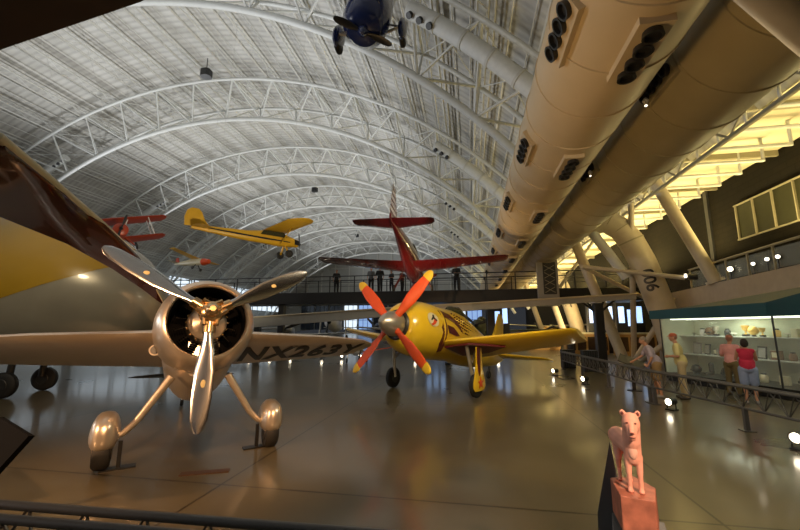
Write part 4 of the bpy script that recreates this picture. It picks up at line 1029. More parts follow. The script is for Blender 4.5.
MB().prism([(-0.21, 0.0), (-0.04, 0.0), (-0.05, 1.14), (-0.085, 1.42), (-0.16, 1.1)], 0.17, 0.19, 'XZ').build('back_panel', M['rail_grey'], pd, smooth=False)

# ------------------------------------------------------------------ people
def person(lab, loc, heading, H, top, bottom, shorts=False, hair=(0.04, 0.03, 0.02), hat=None, pose='stand', sleeve='short', heavy=1.0, vox=0.014, girl=False, lean=0):
    k_ = H / 1.75
    t = thing('person', lab, 'person', loc, (0, 0, heading))
    mt = mat('cloth_top', top, 0.85, 0, 0.1, 12); mbm = mat('cloth_bottom', bottom, 0.85, 0, 0.1, 12); mh = mat('hair', hair, 0.8)
    def V(x, y, z):
        # facing +Y; lean the upper body forward about the hips
        if lean and z > 0.95:
            a_ = R(lean); dz = z - 0.95; yy = y * math.cos(a_) + dz * math.sin(a_); zz = 0.95 + dz * math.cos(a_) - y * math.sin(a_)
            return Vector((x, yy, zz)) * k_
        return Vector((x, y, z)) * k_
    sw = 0.17 if girl else 0.19
    hip = 0.095
    arms = {}
    for s_ in (-1, 1):
        if pose == 'stand': arms[s_] = ((s_ * sw, 0, 1.42), (s_ * (sw + 0.07), 0.0, 1.13), (s_ * (sw + 0.04), 0.13, 0.92))
        elif pose == 'fold': arms[s_] = ((s_ * sw, 0, 1.42), (s_ * (sw + 0.07), 0.03, 1.14), (s_ * 0.06, 0.24, 1.15))
        elif pose == 'point': arms[s_] = ((s_ * sw, 0, 1.42), (s_ * (sw + 0.03), 0.22, 1.22), (s_ * (sw - 0.03), 0.48, 1.17)) if s_ > 0 else ((s_ * sw, 0, 1.42), (s_ * (sw + 0.06), 0.05, 1.14), (s_ * (sw), 0.22, 0.98))
        elif pose == 'camera': arms[s_] = ((s_ * sw, 0, 1.42), (s_ * (sw + 0.05), 0.12, 1.18), (s_ * 0.07, 0.26, 1.48))
    legs = {s_: ((s_ * hip, 0, 0.92), (s_ * (hip + 0.01), 0.02 * s_ + 0.02, 0.49), (s_ * (hip + 0.015), 0.04 * s_ - 0.02, 0.08)) for s_ in (-1, 1)}
    body = MB(); hv = heavy
    def c(m_, p, r1, q, r2): m_.cap(V(*p), r1 * k_, V(*q), r2 * k_)
    def torso(m_, g=0.0):
        m_.ell(tuple(V(0, 0, 1.30)), ((sw - 0.02 + g) * k_, (0.105 * hv + g) * k_, (0.19 + g) * k_), 18, rot=(R(-lean), 0, 0))
        m_.ell(tuple(V(0, 0.01, 1.10)), ((0.145 * hv + g) * k_, (0.105 * hv + g) * k_, (0.17 + g) * k_), 18, rot=(R(-lean), 0, 0))
        c(m_, (-sw + 0.03, 0, 1.42), 0.055 + g, (sw - 0.03, 0, 1.42), 0.055 + g)
    torso(body)
    body.ell(tuple(V(0, -0.01, 0.95)), (0.165 * hv * k_, 0.12 * hv * k_, 0.13 * k_), 18)
    c(body, (0, 0, 1.44), 0.055, (0, 0.015, 1.56), 0.05)
    body.ell(tuple(V(0, 0.03, 1.645)), (0.075 * k_, 0.092 * k_, 0.108 * k_), 18)
    c(body, (0, 0.11, 1.655), 0.012, (0, 0.13, 1.628), 0.015)             # nose
    body.ell(tuple(V(0, 0.095, 1.57)), (0.03 * k_, 0.022 * k_, 0.02 * k_), 10)   # chin
    for s_ in (-1, 1):
        body.ell(tuple(V(s_ * 0.078, 0.02, 1.64)), (0.012 * k_, 0.02 * k_, 0.03 * k_), 8)
        a0, a1, a2 = arms[s_]
        c(body, a0, 0.048, a1, 0.038); c(body, a1, 0.036, a2, 0.025)
        d = (Vector(a2) - Vector(a1)).normalized(); pc = Vector(a2) + d * 0.045
        body.cap(V(*a2), 0.026 * k_, V(*pc), 0.03 * k_)
        side = d.cross(Vector((s_, 0, 0.2))).normalized() if abs(d.x) < 0.9 else Vector((0, 0, 1))
        nrm = d.cross(side)
        for j in range(4):
            b0 = pc + side * (0.017 * (j - 1.5)) + d * 0.015; L_ = (0.034, 0.042, 0.040, 0.030)[j]
            b1 = b0 + d * L_; b2 = b1 + (d * 0.6 + nrm * 0.6 * s_).normalized() * L_ * 0.8
            body.cap(V(*b0), 0.0105 * k_, V(*b1), 0.0095 * k_, 8); body.cap(V(*b1), 0.0095 * k_, V(*b2), 0.0085 * k_, 8)
        th = Vector(a2) + side * 0.02 + d * 0.02; body.cap(V(*th), 0.012 * k_, V(*(th + side * 0.035 + d * 0.035)), 0.010 * k_, 8)
        l0, l1, l2 = legs[s_]
        c(body, l0, 0.088 * hv, l1, 0.055); c(body, (l1[0], l1[1] - 0.01, l1[2] - 0.05), 0.054, l2, 0.036)
        c(body, (l2[0], l2[1], 0.05), 0.036, (l2[0] + s_ * 0.01, l2[1] + 0.13, 0.035), 0.03)
    body.build('body', M['skin'], t, remesh=vox * k_, sm=2)
    # shirt
    sh = MB(); torso(sh, 0.014); c(sh, (0, 0, 1.05), 0.15 * hv, (0, 0, 0.98), 0.155 * hv)
    for s_ in (-1, 1):
        a0, a1, a2 = (Vector(q) for q in arms[s_])
        if sleeve == 'short': c(sh, tuple(a0), 0.064, tuple(a0 + (a1 - a0) * 0.75), 0.062)
        elif sleeve == 'long': c(sh, tuple(a0), 0.062, tuple(a1), 0.05); c(sh, tuple(a1), 0.048, tuple(a1 + (a2 - a1) * 0.9), 0.038)
    so = sh.build('shirt', mt, t, remesh=0.016 * k_, sm=3)
    # trousers
    tr = MB(); tr.ell(tuple(V(0, -0.01, 0.93)), (0.18 * hv * k_, 0.135 * hv * k_, 0.13 * k_), 18)
    for s_ in (-1, 1):
        l0, l1, l2 = (Vector(q) for q in legs[s_])
        if shorts: c(tr, tuple(l0), 0.108 * hv, tuple(l1 + Vector((0, 0, 0.06))), 0.092 * hv)
        else: c(tr, tuple(l0), 0.105 * hv, tuple(l1), 0.076); c(tr, tuple(l1), 0.076, tuple(l2 + Vector((0, 0, 0.02))), 0.06)
    tr.build('shorts' if shorts else 'trousers', mbm, t, remesh=0.016 * k_, sm=3)
    hm = MB()
    if hat:
        hm.ell(tuple(V(0, 0.015, 1.70)), (0.088 * k_, 0.10 * k_, 0.07 * k_), 18); hm.box(tuple(V(0, 0.11, 1.69)), (0.14 * k_, 0.1 * k_, 0.014 * k_))
        hm.build('cap', mat('cap_cloth', hat, 0.8), t, remesh=0.009, sm=2)
    hr = MB()
    hr.ell(tuple(V(0, 0.008, 1.665)), (0.084 * k_, 0.092 * k_, 0.098 * k_), 18)
    if girl: hr.ell(tuple(V(0, -0.02, 1.63)), (0.092 * k_, 0.085 * k_, 0.115 * k_), 18)
    hr.build('hair', mh, t, smooth=True)
    for s_ in (-1, 1):
        l2 = legs[s_][2]
        MB().cap(V(l2[0], l2[1] - 0.02, 0.045), 0.044 * k_, V(l2[0] + s_ * 0.012, l2[1] + 0.15, 0.038), 0.038 * k_).build('shoe', mat('shoe', (0.3, 0.28, 0.26) if shorts else (0.05, 0.04, 0.03), 0.6), t)
    for s_ in (-1, 1): MB().ell(tuple(V(s_ * 0.03, 0.115, 1.655)), (0.012 * k_, 0.006 * k_, 0.006 * k_), 8).build('eye', M['black'], t)
    return t
person('person in a lavender polo shirt and khaki shorts bending toward the reading panel', (5.25, 12.45, 0), R(75), 1.74, (0.42, 0.36, 0.42), (0.27, 0.17, 0.07), True, (0.25, 0.2, 0.14), None, 'point', lean=20, heavy=1.12)
person('person in a pale yellow shirt and khaki trousers with orange cap, looking down', (5.85, 12.3, 0), R(65), 1.80, (0.68, 0.60, 0.26), (0.45, 0.36, 0.2), False, (0.3, 0.15, 0.1), (0.45, 0.11, 0.05), 'fold', heavy=1.0, lean=8)
person('person in a pink shirt and olive trousers facing the glass display case', (7.55, 13.1, 0), R(-60), 1.74, (0.78, 0.36, 0.34), (0.16, 0.12, 0.05), False, (0.3, 0.14, 0.09), (0.4, 0.15, 0.1), 'fold', lean=4)
person('person with dark hair in a sleeveless red top and pale blue shorts, seen from behind', (7.2, 11.85, 0), R(-25), 1.66, (0.50, 0.02, 0.06), (0.26, 0.32, 0.5), True, (0.02, 0.012, 0.01), None, 'camera', 'none', 1.15, girl=True)
person('person in dark clothes and pale cap standing beyond the yellow wing tip', (5.25, 21.9, 0), R(60), 1.72, (0.05, 0.045, 0.04), (0.04, 0.04, 0.05), False, (0.2, 0.16, 0.12), (0.6, 0.55, 0.42), 'fold')
WP = [(-9.35, 25.9, 0.4, 'leftmost dark figure standing on the walkway near the polished propeller blade', (0.02,) * 3, 1.7),
      (-6.70, 25.6, 0.1, 'person in a pale shirt on the walkway beside a darker taller one', (0.16, 0.16, 0.17), 1.75),
      (-6.10, 25.7, 0.2, 'tall person in black on the walkway, directly above the left red propeller blade', (0.02,) * 3, 1.8),
      (-5.25, 25.6, -0.6, 'shorter person in black on the walkway right of a tall dark one', (0.02,) * 3, 1.5),
      (-4.55, 25.9, 0.9, 'person in dark red on the walkway below the wing root of the red aircraft', (0.12, 0.02, 0.02), 1.55),
      (-0.80, 25.7, -0.2, 'rightmost dark figure on the walkway, under the right wing of the red aircraft', (0.02,) * 3, 1.82)]
for x, y, h_, lab, c_, H_ in WP:
    o = person(lab, (x, y, 4.4), PI + h_, H_, c_, (0.015, 0.015, 0.02), False, (0.02, 0.015, 0.01), None, random.choice(('fold', 'stand')), vox=0.02)
    o['group'] = 'visitors on the walkway'

# ------------------------------------------------------------------ glass display case with teal canopy
dvec = Vector((0.29, -0.957, 0)).normalized(); 
case = thing('display_case', 'long glass-fronted display case with lit shelves under the teal canopy', 'display case', (7.27, 16.5, 0), (0, 0, math.atan2(dvec.y, dvec.x)))
# local x runs along the front toward the camera, local y points away to the wall (left of x = +Y side)
LC = 8.3
MB().box((LC / 2, 0.72, 0.15), (LC, 1.4, 0.3)).build('base', M['black'], case, smooth=False)
MB().box((LC / 2, 1.42, 1.3), (LC, 0.06, 2.1)).build('back_panel', M['case_wall'], case, smooth=False)
for x in (0.03, LC - 0.03): MB().box((x, 0.72, 1.3), (0.06, 1.4, 2.1)).build('side_panel', M['case_wall'], case, smooth=False)
MB().box((LC / 2, 0.72, 2.33), (LC, 1.42, 0.06)).build('top_panel', M['case_wall'], case, smooth=False)
shz = (0.98, 1.66)
for z in shz: MB().box((LC / 2, 1.05, z), (LC - 0.14, 0.7, 0.03)).build('shelf', M['shelf'], case, smooth=False)
for z, yy in ((2.27, 0.35), (2.27, 1.0)): MB().box((LC / 2, yy, z), (LC - 0.3, 0.06, 0.04)).build('light_strip', M['case_strip'], case, smooth=False)
for i in range(3):
    x0 = (0.05, 4.08, 6.2)[i]; x1 = (4.05, 6.17, 8.25)[i]
    MB().box(((x0 + x1) / 2, 0.02, 1.3), (x1 - x0, 0.015, 2.0)).build('glass_pane', M['glass'], case, smooth=False)
for x in (0.0, 4.06, 6.19, LC): MB().box((x, 0.01, 1.3), (0.035, 0.035, 2.05)).build('mullion', M['dark_steel'], case, smooth=False)
inv = lambda x, y, z: (7.27 + dvec.x * x - dvec.y * y, 16.5 + dvec.y * x + dvec.x * y, z)
lamp('case_light', 'AREA', inv(2.2, 0.6, 2.2), inv(2.2, 0.9, 0), 22, (0.93, 1, 0.78), 1.2)
lamp('case_light', 'AREA', inv(5.8, 0.6, 2.2), inv(5.8, 0.9, 0), 22, (0.93, 1, 0.78), 1.2)
can = thing('case_canopy', 'dark teal awning canopy over the display case, sloping up to the parapet', 'canopy', (0, 0, 0))
def quad_solid(top, th):
    mb = MB(); a = [Vector(p) for p in top]; b = [p - Vector((0, 0, th)) for p in a]; n = len(a)
    return mb.add(a + b, [list(range(n)), list(range(n, 2 * n))[::-1]] + [(i, (i + 1) % n, n + (i + 1) % n, n + i) for i in range(n)])
M['canopy_top'] = mat('canopy_top', (0.10, 0.12, 0.10), 0.6)
P_ = [(7.15, 16.9, 2.62), (8.38, 12.6, 2.66), (7.75, 9.6, 2.85), (10.59, 9.3, 3.55), (10.59, 17.3, 2.95)]
quad_solid(P_, 0.08).build('sloped_top', M['canopy_top'], can, smooth=False)
def fascia(p, q, zb0, zt0, zb1, zt1):
    p, q = Vector(p), Vector(q); d = (q - p).normalized(); n = Vector((-d.y, d.x, 0)) * 0.03
    mb = MB(); r0 = [Vector((p.x, p.y, z)) + s_ * n for z, s_ in ((zb0, -1), (zt0, -1), (zt0, 1), (zb0, 1))]
    r1 = [Vector((q.x, q.y, z)) + s_ * n for z, s_ in ((zb1, -1), (zt1, -1), (zt1, 1), (zb1, 1))]
    return mb.loft([r0, r1])
fascia((7.13, 16.95, 0), (8.36, 12.6, 0), 2.30, 2.63, 2.28, 2.67).build('fascia', M['teal'], can, smooth=False)
fascia((8.36, 12.6, 0), (7.72, 9.6, 0), 2.28, 2.67, 2.24, 2.88).build('fascia', M['teal'], can, smooth=False)
fascia((7.13, 16.95, 0), (10.55, 17.3, 0), 2.30, 2.63, 2.32, 2.95).build('end_fascia', M['teal'], can, smooth=False)
# exhibits on shelves
COLS = {'gold': mat('item_gold', (0.75, 0.48, 0.12), 0.35, 0.3), 'black': M['black'], 'white': M['white_paint'], 'brown': mat('item_brown', (0.2, 0.1, 0.05), 0.6), 'grey': M['stand_grey'], 'cream': M['cream'], 'blue': mat('item_blue', (0.05, 0.09, 0.2), 0.4), 'silver': M['engine']}
def item(kind, colour, x, y, z, s_, lab):
    p = inv(x, y, z); rz = math.atan2(dvec.y, dvec.x) + random.uniform(-0.3, 0.3); m_ = COLS[colour]
    nm = {'trophy': 'trophy_cup', 'helmet': 'flying_helmet', 'box': 'display_box', 'plane': 'model_airplane', 'jar': 'souvenir_jar', 'frame': 'picture_frame', 'boot': 'flying_boot', 'globe': 'ball_ornament'}[kind]
    s_ = s_ * (0.42 if kind == 'plane' else 0.8 if kind in ('trophy', 'box') else 0.9)
    t = thing(nm, lab, nm.replace('_', ' '), p, (0, 0, rz))
    if kind == 'trophy':
        MB().box((0, 0, 0.03 * s_), (0.12 * s_, 0.12 * s_, 0.06 * s_)).build('base', M['black'], t, smooth=False)
        MB().lathe([(0.06 * s_, 0.05 * s_), (0.09 * s_, 0.02 * s_), (0.14 * s_, 0.02 * s_), (0.18 * s_, 0.07 * s_), (0.28 * s_, 0.09 * s_), (0.30 * s_, 0.095 * s_)], (0, 0, 0), 'Z', 18).build('cup', m_, t)
    elif kind == 'helmet':
        MB().ell((0, 0, 0.13 * s_), (0.11 * s_, 0.13 * s_, 0.12 * s_), 16).build('shell', m_, t); MB().box((0, -0.06 * s_, 0.1 * s_), (0.16 * s_, 0.12 * s_, 0.05 * s_)).build('goggles', M['black'], t, bevel=0.01)
        MB().lathe([(0, 0.07 * s_), (0.03 * s_, 0.06 * s_)], (0, 0, 0), 'Z', 14).build('stand', M['black'], t)
    elif kind == 'box':
        MB().box((0, 0, 0.12 * s_), (0.2 * s_, 0.16 * s_, 0.24 * s_)).build('body', m_, t, smooth=False, bevel=0.008); MB().box((0, -0.085 * s_, 0.13 * s_), (0.13 * s_, 0.01, 0.13 * s_)).build('front_label', M['cream'], t, smooth=False)
    elif kind == 'plane':
        MB().lathe([(0, 0.08 * s_), (0.015, 0.07 * s_)], (0, 0, 0), 'Z', 14).build('base', M['black'], t); MB().tube([(0, 0, 0.01), (0, 0, 0.15 * s_)], 0.008, 6).build('rod', M['dark_steel'], t)
        a_ = fus([(0.2 * s_, 0.16 * s_, 0.01, 0.01), (0.15 * s_, 0.16 * s_, 0.03 * s_, 0.03 * s_), (0, 0.165 * s_, 0.03 * s_, 0.035 * s_), (-0.2 * s_, 0.17 * s_, 0.008, 0.01)], 12).build('fuselage', m_, t)
        wing([(-0.26 * s_, 0.03 * s_, 0.05 * s_, 0.18 * s_), (0, 0.07 * s_, 0.1 * s_, 0.16 * s_), (0.26 * s_, 0.03 * s_, 0.05 * s_, 0.18 * s_)]).build('wing', m_, t)
    elif kind == 'jar':
        MB().lathe([(0, 0.06 * s_), (0.02 * s_, 0.075 * s_), (0.13 * s_, 0.075 * s_), (0.17 * s_, 0.045 * s_)], (0, 0, 0), 'Z', 16).build('body', m_, t); MB().lathe([(0.17 * s_, 0.05 * s_), (0.2 * s_, 0.05 * s_)], (0, 0, 0), 'Z', 16).build('lid', M['dark_steel'], t)
    elif kind == 'frame':
        MB().box((0, 0, 0.16 * s_), (0.26 * s_, 0.03, 0.32 * s_), rot=(R(-8), 0, 0)).build('frame', m_, t, smooth=False, bevel=0.006); MB().box((0, -0.02, 0.16 * s_), (0.2 * s_, 0.01, 0.25 * s_), rot=(R(-8), 0, 0)).build('picture', M['sign_face'], t, smooth=False)
    elif kind == 'boot':
        MB().cap((0, 0.02, 0.07 * s_), 0.06 * s_, (0, 0.02, 0.3 * s_), 0.065 * s_).build('shaft', m_, t); MB().ell((0, -0.06 * s_, 0.05 * s_), (0.055 * s_, 0.13 * s_, 0.05 * s_), 14).build('foot', m_, t)
    elif kind == 'globe':
        MB().ell((0, 0, 0.14 * s_), (0.11 * s_,) * 3, 18).build('ball', m_, t); MB().lathe([(0, 0.06 * s_), (0.05 * s_, 0.03 * s_)], (0, 0, 0), 'Z', 14).build('foot', M['black'], t)
    return t
kinds = ['trophy', 'helmet', 'box', 'plane', 'jar', 'frame', 'boot', 'globe']
shelf_rows = [
 ('top', 1.676, [('plane', 'grey'), ('jar', 'white'), ('helmet', 'brown'), ('trophy', 'silver'), ('jar', 'black'), ('plane', 'white'), ('trophy', 'gold'), ('globe', 'gold'), ('trophy', 'gold'), ('jar', 'gold'), ('plane', 'silver'), ('box', 'cream'), ('globe', 'cream'), ('helmet', 'grey'), ('trophy', 'black'), ('helmet', 'brown'), ('plane', 'black'), ('globe', 'blue'), ('box', 'grey')]),
 ('middle', 0.996, [('frame', 'grey'), ('frame', 'black'), ('box', 'grey'), ('frame', 'grey'), ('box', 'black'), ('box', 'white'), ('frame', 'black'), ('box', 'brown'), ('jar', 'brown'), ('helmet', 'silver'), ('plane', 'grey'), ('helmet', 'cream'), ('frame', 'black'), ('plane', 'brown'), ('globe', 'grey')]),
 ('bottom', 0.302, [('helmet', 'black'), ('boot', 'black'), ('helmet', 'black'), ('plane', 'white'), ('jar', 'cream'), ('box', 'cream'), ('helmet', 'brown'), ('plane', 'grey'), ('boot', 'brown'), ('plane', 'brown')])]
ords = ['first', 'second', 'third', 'fourth', 'fifth', 'sixth', 'seventh', 'eighth', 'ninth', 'tenth', 'eleventh', 'twelfth', 'thirteenth', 'fourteenth', 'fifteenth', 'sixteenth', 'seventeenth', 'eighteenth', 'nineteenth']
nice = {'trophy': 'trophy cup', 'helmet': 'flying helmet', 'box': 'small box', 'plane': 'model airplane', 'jar': 'lidded jar', 'frame': 'picture frame', 'boot': 'flying boot', 'globe': 'round ball ornament'}
for nm, z, row in shelf_rows:
    n = len(row)
    for i, (kd, cl) in enumerate(row):
        x = 0.3 + 5.9 * (i + 0.5) / n
        o = item(kd, cl, x, 1.0 + random.uniform(-0.08, 0.1) if nm != 'bottom' else 0.75, z, random.uniform(0.9, 1.2) * (1.25 if nm != 'bottom' else 1.4), '%s %s on the %s case shelf, %s from the left' % (cl, nice[kd], nm, ords[i]))
        o['group'] = 'exhibits on the %s shelf' % nm

# ------------------------------------------------------------------ reading panel and cabinets by the aisle
t = thing('reading_panel', 'grey slanted reading panel beside the aisle barrier where a visitor bends over', 'sign', (5.05, 13.6, 0), (0, 0, R(-20)))
MB().box((0, 0, 0.4), (0.1, 0.08, 0.8)).build('post', M['black'], t, smooth=False)
MB().box((0, 0, 0.01), (0.4, 0.3, 0.02)).build('base_plate', M['black'], t, smooth=False)
MB().box((0, 0, 0.88), (0.75, 0.5, 0.04), rot=(R(25), R(22), 0)).build('panel', M['dark_steel'], t, smooth=False, bevel=0.01)
for i, (x, y, w_, h_, lab) in enumerate([(5.3, 19.0, 0.62, 0.95, 'black slatted bin cabinet left of the reading panel, nearest of two'), (4.75, 20.6, 0.6, 0.9, 'black slatted cabinet farther left beside the black tree column')]):
    t = thing('black_cabinet', lab, 'cabinet', (x, y, 0), (0, 0, 0.1), group='black cabinets by the aisle')
    MB().box((0, 0, h_ / 2), (w_, 0.4, h_)).build('body', M['black'], t, smooth=False, bevel=0.01)
    mb = MB()
    for k in range(6): mb.box((-w_ / 2 + w_ * (k + 0.5) / 6, -0.21, h_ / 2), (0.03, 0.02, h_ * 0.9))
    mb.build('slats', M['dark_steel'], t, smooth=False)

# ------------------------------------------------------------------ spot lamps
def floor_spot(loc, rz, lab, m='lens', s_=1.0, grp='floor spotlights'):
    t = thing('floor_spotlight', lab, 'spotlight', loc, (0, 0, rz), group=grp)
    MB().box((0, 0, 0.015), (0.2 * s_, 0.2 * s_, 0.03)).build('base', M['black'], t, smooth=False)
    mb = MB(); 
    for q in (-1, 1): mb.box((0, q * 0.1 * s_, 0.11 * s_ + 0.02), (0.03, 0.012, 0.2 * s_))
    mb.build('bracket', M['black'], t, smooth=False)
    h = MB().lathe([(-0.14 * s_, 0.05 * s_), (-0.12 * s_, 0.08 * s_), (0.08 * s_, 0.088 * s_), (0.12 * s_, 0.095 * s_), (0.12 * s_, 0.08 * s_), (0.09 * s_, 0.075 * s_)], (0, 0, 0.2 * s_), 'X', 20).build('lamp_head', M['black'], t)
    MB().lathe([(0.092 * s_, 0.074 * s_), (0.10 * s_, 0.074 * s_)], (0, 0, 0.2 * s_), 'X', 20).build('lens', M[m], h)
    return t
FL = [((4.72, 10.6, 0), 'floor spotlight beside the barrier post, in front of the lavender-shirted visitor', 1.0), ((3.9, 14.7, 0), 'floor spotlight on the hall side of the barrier, left of the near post', 1.0), ((5.2, 7.6, 0), 'floor spotlight cut off near the right edge of the picture', 1.0), ((3.42, 17.2, 0), 'farthest small floor spotlight along the aisle barrier', 1.0)]
for loc, lab, s_ in FL: floor_spot(loc, R(215), lab, 'lens', s_)
for i, x in enumerate((-14.2, -12.9, -11.6, -9.2, -8.0, -6.9, -3.3, 0.2, 1.6, -25.5, -23.2)):
    floor_spot((x, 23.3 + (i % 3) * 0.3, 0), R(-90), 'small glowing floor spotlight in the far row under the walkway, %s from the left' % ['third', 'fourth', 'fifth', 'sixth', 'seventh', 'eighth', 'ninth', 'tenth', 'eleventh', 'first', 'second'][i], 'lens', 1.1, 'far row of floor spotlights')
for i, (p, lab, mm, s_) in enumerate([((10.75, 17.7, 3.99), 'largest brightest spotlight on the parapet', 'lens', 1.15), ((10.75, 16.4, 4.0), 'spotlight on the parapet just right of the brightest one', 'lens_dim', 0.75), ((10.75, 15.7, 4.05), 'middle one of the three close spotlights on the parapet', 'lens_dim', 0.8), ((10.75, 15.2, 4.05), 'spotlight nearest the right edge on the parapet', 'lens_dim', 0.8)]):
    t = thing('wall_spotlight', lab, 'spotlight', (p[0] - 0.1, p[1], p[2] - 0.1), (0, 0, R(-125)), group='spotlights on the parapet')
    MB().tube([(0, 0, 0.0), (0, 0, 0.4)], 0.02, 8).build('stem', M['black'], t)
    h = MB().lathe([(-0.18 * s_, 0.05 * s_), (-0.12 * s_, 0.09 * s_), (0.1 * s_, 0.1 * s_), (0.1 * s_, 0.085 * s_), (0.07 * s_, 0.08 * s_)], (0, 0, 0.45), 'X', 20).build('lamp_head', M['black'], t)
    MB().lathe([(0.085 * s_, 0.08 * s_), (0.11 * s_, 0.08 * s_)], (0, 0, 0.45), 'X', 20).build('lens', M[mm], h)
for i, (y, lab) in enumerate(((7.5, 'small lamp hanging in the gap between the two huge ducts, nearer one'), (11.0, 'small lamp hanging between the two huge ducts, farther one'))):
    t = thing('gap_lamp', lab, 'lamp', (3.48, y, 6.2), group='lamps between the ducts')
    MB().lathe([(0.0, 0.02), (0.1, 0.06), (0.16, 0.02)], (0, 0, 0), 'Z', 14).build('lamp_head', M['steel_white'], t)
    MB().ell((0, 0, 0.0), (0.025, 0.025, 0.02), 12).build('bulb', M['lens_dim'], t)
    MB().tube([(0, 0, 0.15), (0, 0, 3.0)], 0.008, 5).build('cord', M['dark_steel'], t)

# ------------------------------------------------------------------ aircraft and exhibits parked beyond the walkway
def far_plane(lab, loc, rz, m, s_=1.0, high=False, m2=None, dark_prop=True):
    t = thing('parked_airplane', lab, 'airplane', loc, (0, R(-5), rz), group=None)
    m2 = m2 or m
    z0 = 1.6 * s_
    fus([(3.0 * s_, z0, 0.2 * s_, 0.2 * s_), (2.7 * s_, z0, 0.5 * s_, 0.5 * s_), (1.5 * s_, z0, 0.6 * s_, 0.65 * s_), (0, z0, 0.6 * s_, 0.75 * s_), (-2.0 * s_, z0, 0.4 * s_, 0.5 * s_), (-4.5 * s_, z0 + 0.1, 0.08 * s_, 0.15 * s_)], 20).build('fuselage', m, t)
    zw_ = z0 + (0.65 if high else -0.4) * s_
    wing([(-5.5 * s_, 0.9 * s_, 0.8 * s_, zw_ + 0.3), (0, 1.4 * s_, 1.9 * s_, zw_), (5.5 * s_, 0.9 * s_, 0.8 * s_, zw_ + 0.3)], 0.13).build('wing', m2, t)
    wing([(-1.9 * s_, -3.9 * s_, 0.5 * s_, z0 + 0.15), (0, -3.6 * s_, 0.9 * s_, z0 + 0.15), (1.9 * s_, -3.9 * s_, 0.5 * s_, z0 + 0.15)], 0.1).build('tailplane', m2, t)
    wing([(z0, -3.3 * s_, 1.3 * s_, 0), (z0 + 1.5 * s_, -4.0 * s_, 0.7 * s_, 0)], 0.09, vertical=True).build('fin', m2, t)
    fus([(0.8 * s_, z0 + 0.6 * s_, 0.05, 0.05), (0.3 * s_, z0 + 0.8 * s_, 0.3 * s_, 0.25 * s_), (-0.8 * s_, z0 + 0.75 * s_, 0.3 * s_, 0.25 * s_), (-1.6 * s_, z0 + 0.5 * s_, 0.05, 0.05)], 14).build('canopy', M['olive_panel'], t)
    Lc = level_to_local(R(5))
    for q in (-1, 1):
        g = MB().tube([(0.9 * s_, 1.2 * q * s_, zw_), Lc(0.9 * s_, 1.3 * q * s_, 0.3 * s_)], 0.07 * s_, 8).build('landing_gear_leg', M['engine'], t)
        w_ = wheel_parts(g, (0, 0, 0), 0.32 * s_, 0.18 * s_, M['gunmetal']); w_.location = Lc(0.9 * s_, 1.38 * q * s_, 0.32 * s_)
    sp = MB().lathe([(3.0 * s_, 0.2 * s_), (3.3 * s_, 0.15 * s_), (3.5 * s_, 0.02)], (0, 0, z0), 'X', 14).build('spinner', M['dark_steel'], t)
    for k in range(3): blade_mb(1.5 * s_, 0.25 * s_, (3.2 * s_, 0, z0), R(20 + 120 * k), 0.1, twist=0.3).build('blade', M['dark_steel'], sp)
    return t
M['far_grey'] = mat('far_grey', (0.35, 0.34, 0.32), 0.3, 0.5)
M['far_blue'] = mat('far_blue', (0.05, 0.08, 0.16), 0.4)
M['far_green'] = mat('far_green', (0.07, 0.08, 0.05), 0.5)
far_plane('silver airplane parked beyond the walkway, seen just right of the silver racer engine', (-15.5, 31, 0), R(-70), M['far_grey'], 1.0)
far_plane('dark blue airplane parked far behind the registration letters', (-9.5, 46, 0), R(-110), M['far_blue'], 1.1)
far_plane('white airplane with high wing parked beyond the walkway behind the yellow racer', (-5.5, 31.0, 0), R(-50), M['white_paint'], 0.75, True)
far_plane('dark green airplane parked in the middle distance behind the yellow fuselage', (1.2, 42, 0), R(-100), M['far_green'], 1.2)
far_plane('grey airplane parked at far left behind the silver racer wing', (-25, 33, 0), R(-60), M['far_grey'], 1.3)
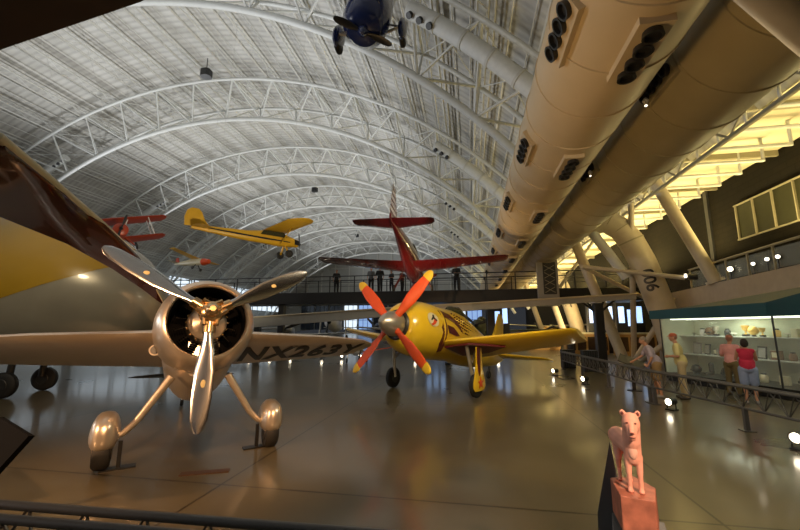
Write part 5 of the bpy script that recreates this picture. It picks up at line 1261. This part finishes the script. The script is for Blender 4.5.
far_plane('orange and cream airplane parked deep under the side bay right of the tree column', (9.3, 47, 0), R(-120), M['amber_panel'], 0.9, True, M['cream'])
far_plane('pale airplane parked in the far middle of the hall', (-20, 55, 0), R(-80), M['white_paint'], 1.5, True)
far_plane('dark airplane parked far beyond the middle of the walkway', (-4, 62, 0), R(-95), M['far_blue'], 1.7)
t = far_plane('small red and white aerobatic airplane low on the floor below the registration letters', (-6.6, 21.8, 0), R(-60), M['white_paint'], 0.42, False, M['blade_red'])
# low warm exhibit counters and lit kiosks in the side bay
for i, (x, y, w_, lab) in enumerate([(8.6, 31.5, 3.0, 'long amber-lit exhibit counter behind the black tree column'), (12.0, 30.5, 3.4, 'long amber-lit exhibit counter at right near the teal canopy end'), (6.6, 37, 2.6, 'amber exhibit counter farther down the side bay')]):
    t = thing('exhibit_counter', lab, 'counter', (x, y, 0), group='amber exhibit counters')
    MB().box((0, 0, 0.75), (w_, 0.8, 1.5)).build('body', M['amber_panel'], t, smooth=False, bevel=0.02)
    MB().box((0, 0, 1.56), (w_ + 0.1, 0.9, 0.12)).build('top', M['cream'], t, smooth=False)
    for k in range(4): MB().box((-w_ / 2 + w_ * (k + 0.5) / 4, -0.42, 0.8), (w_ / 4 - 0.15, 0.04, 1.0)).build('door_panel', M['brown_under'], t, smooth=False)
for i, (x, y, lab) in enumerate([(10.4, 33.5, 'tall dark kiosk with bluish glowing panes, left one behind the leaning columns'), (12.6, 33.6, 'tall dark kiosk with bluish glowing panes next to the teal canopy end'), (-3.2, 36.5, 'glowing blue kiosk under the walkway near the yellow propeller'), (2.4, 35, 'glowing blue kiosk behind the yellow fuselage top')]):
    t = thing('lit_kiosk', lab, 'kiosk', (x, y, 0), group='glowing kiosks')
    MB().box((0, 0, 2.1), (2.0, 0.5, 4.2)).build('body', M['black'], t, smooth=False)
    for k in range(3):
        MB().box((-0.65 + 0.65 * k, -0.27, 3.0 - 0.25 * (k % 2)), (0.42, 0.04, 1.3)).build('glowing_pane', M['blue_screen'], t, smooth=False)
# ventilation end units near where the ducts pass the walkway are part of the ducts; hall side lamp posts end here
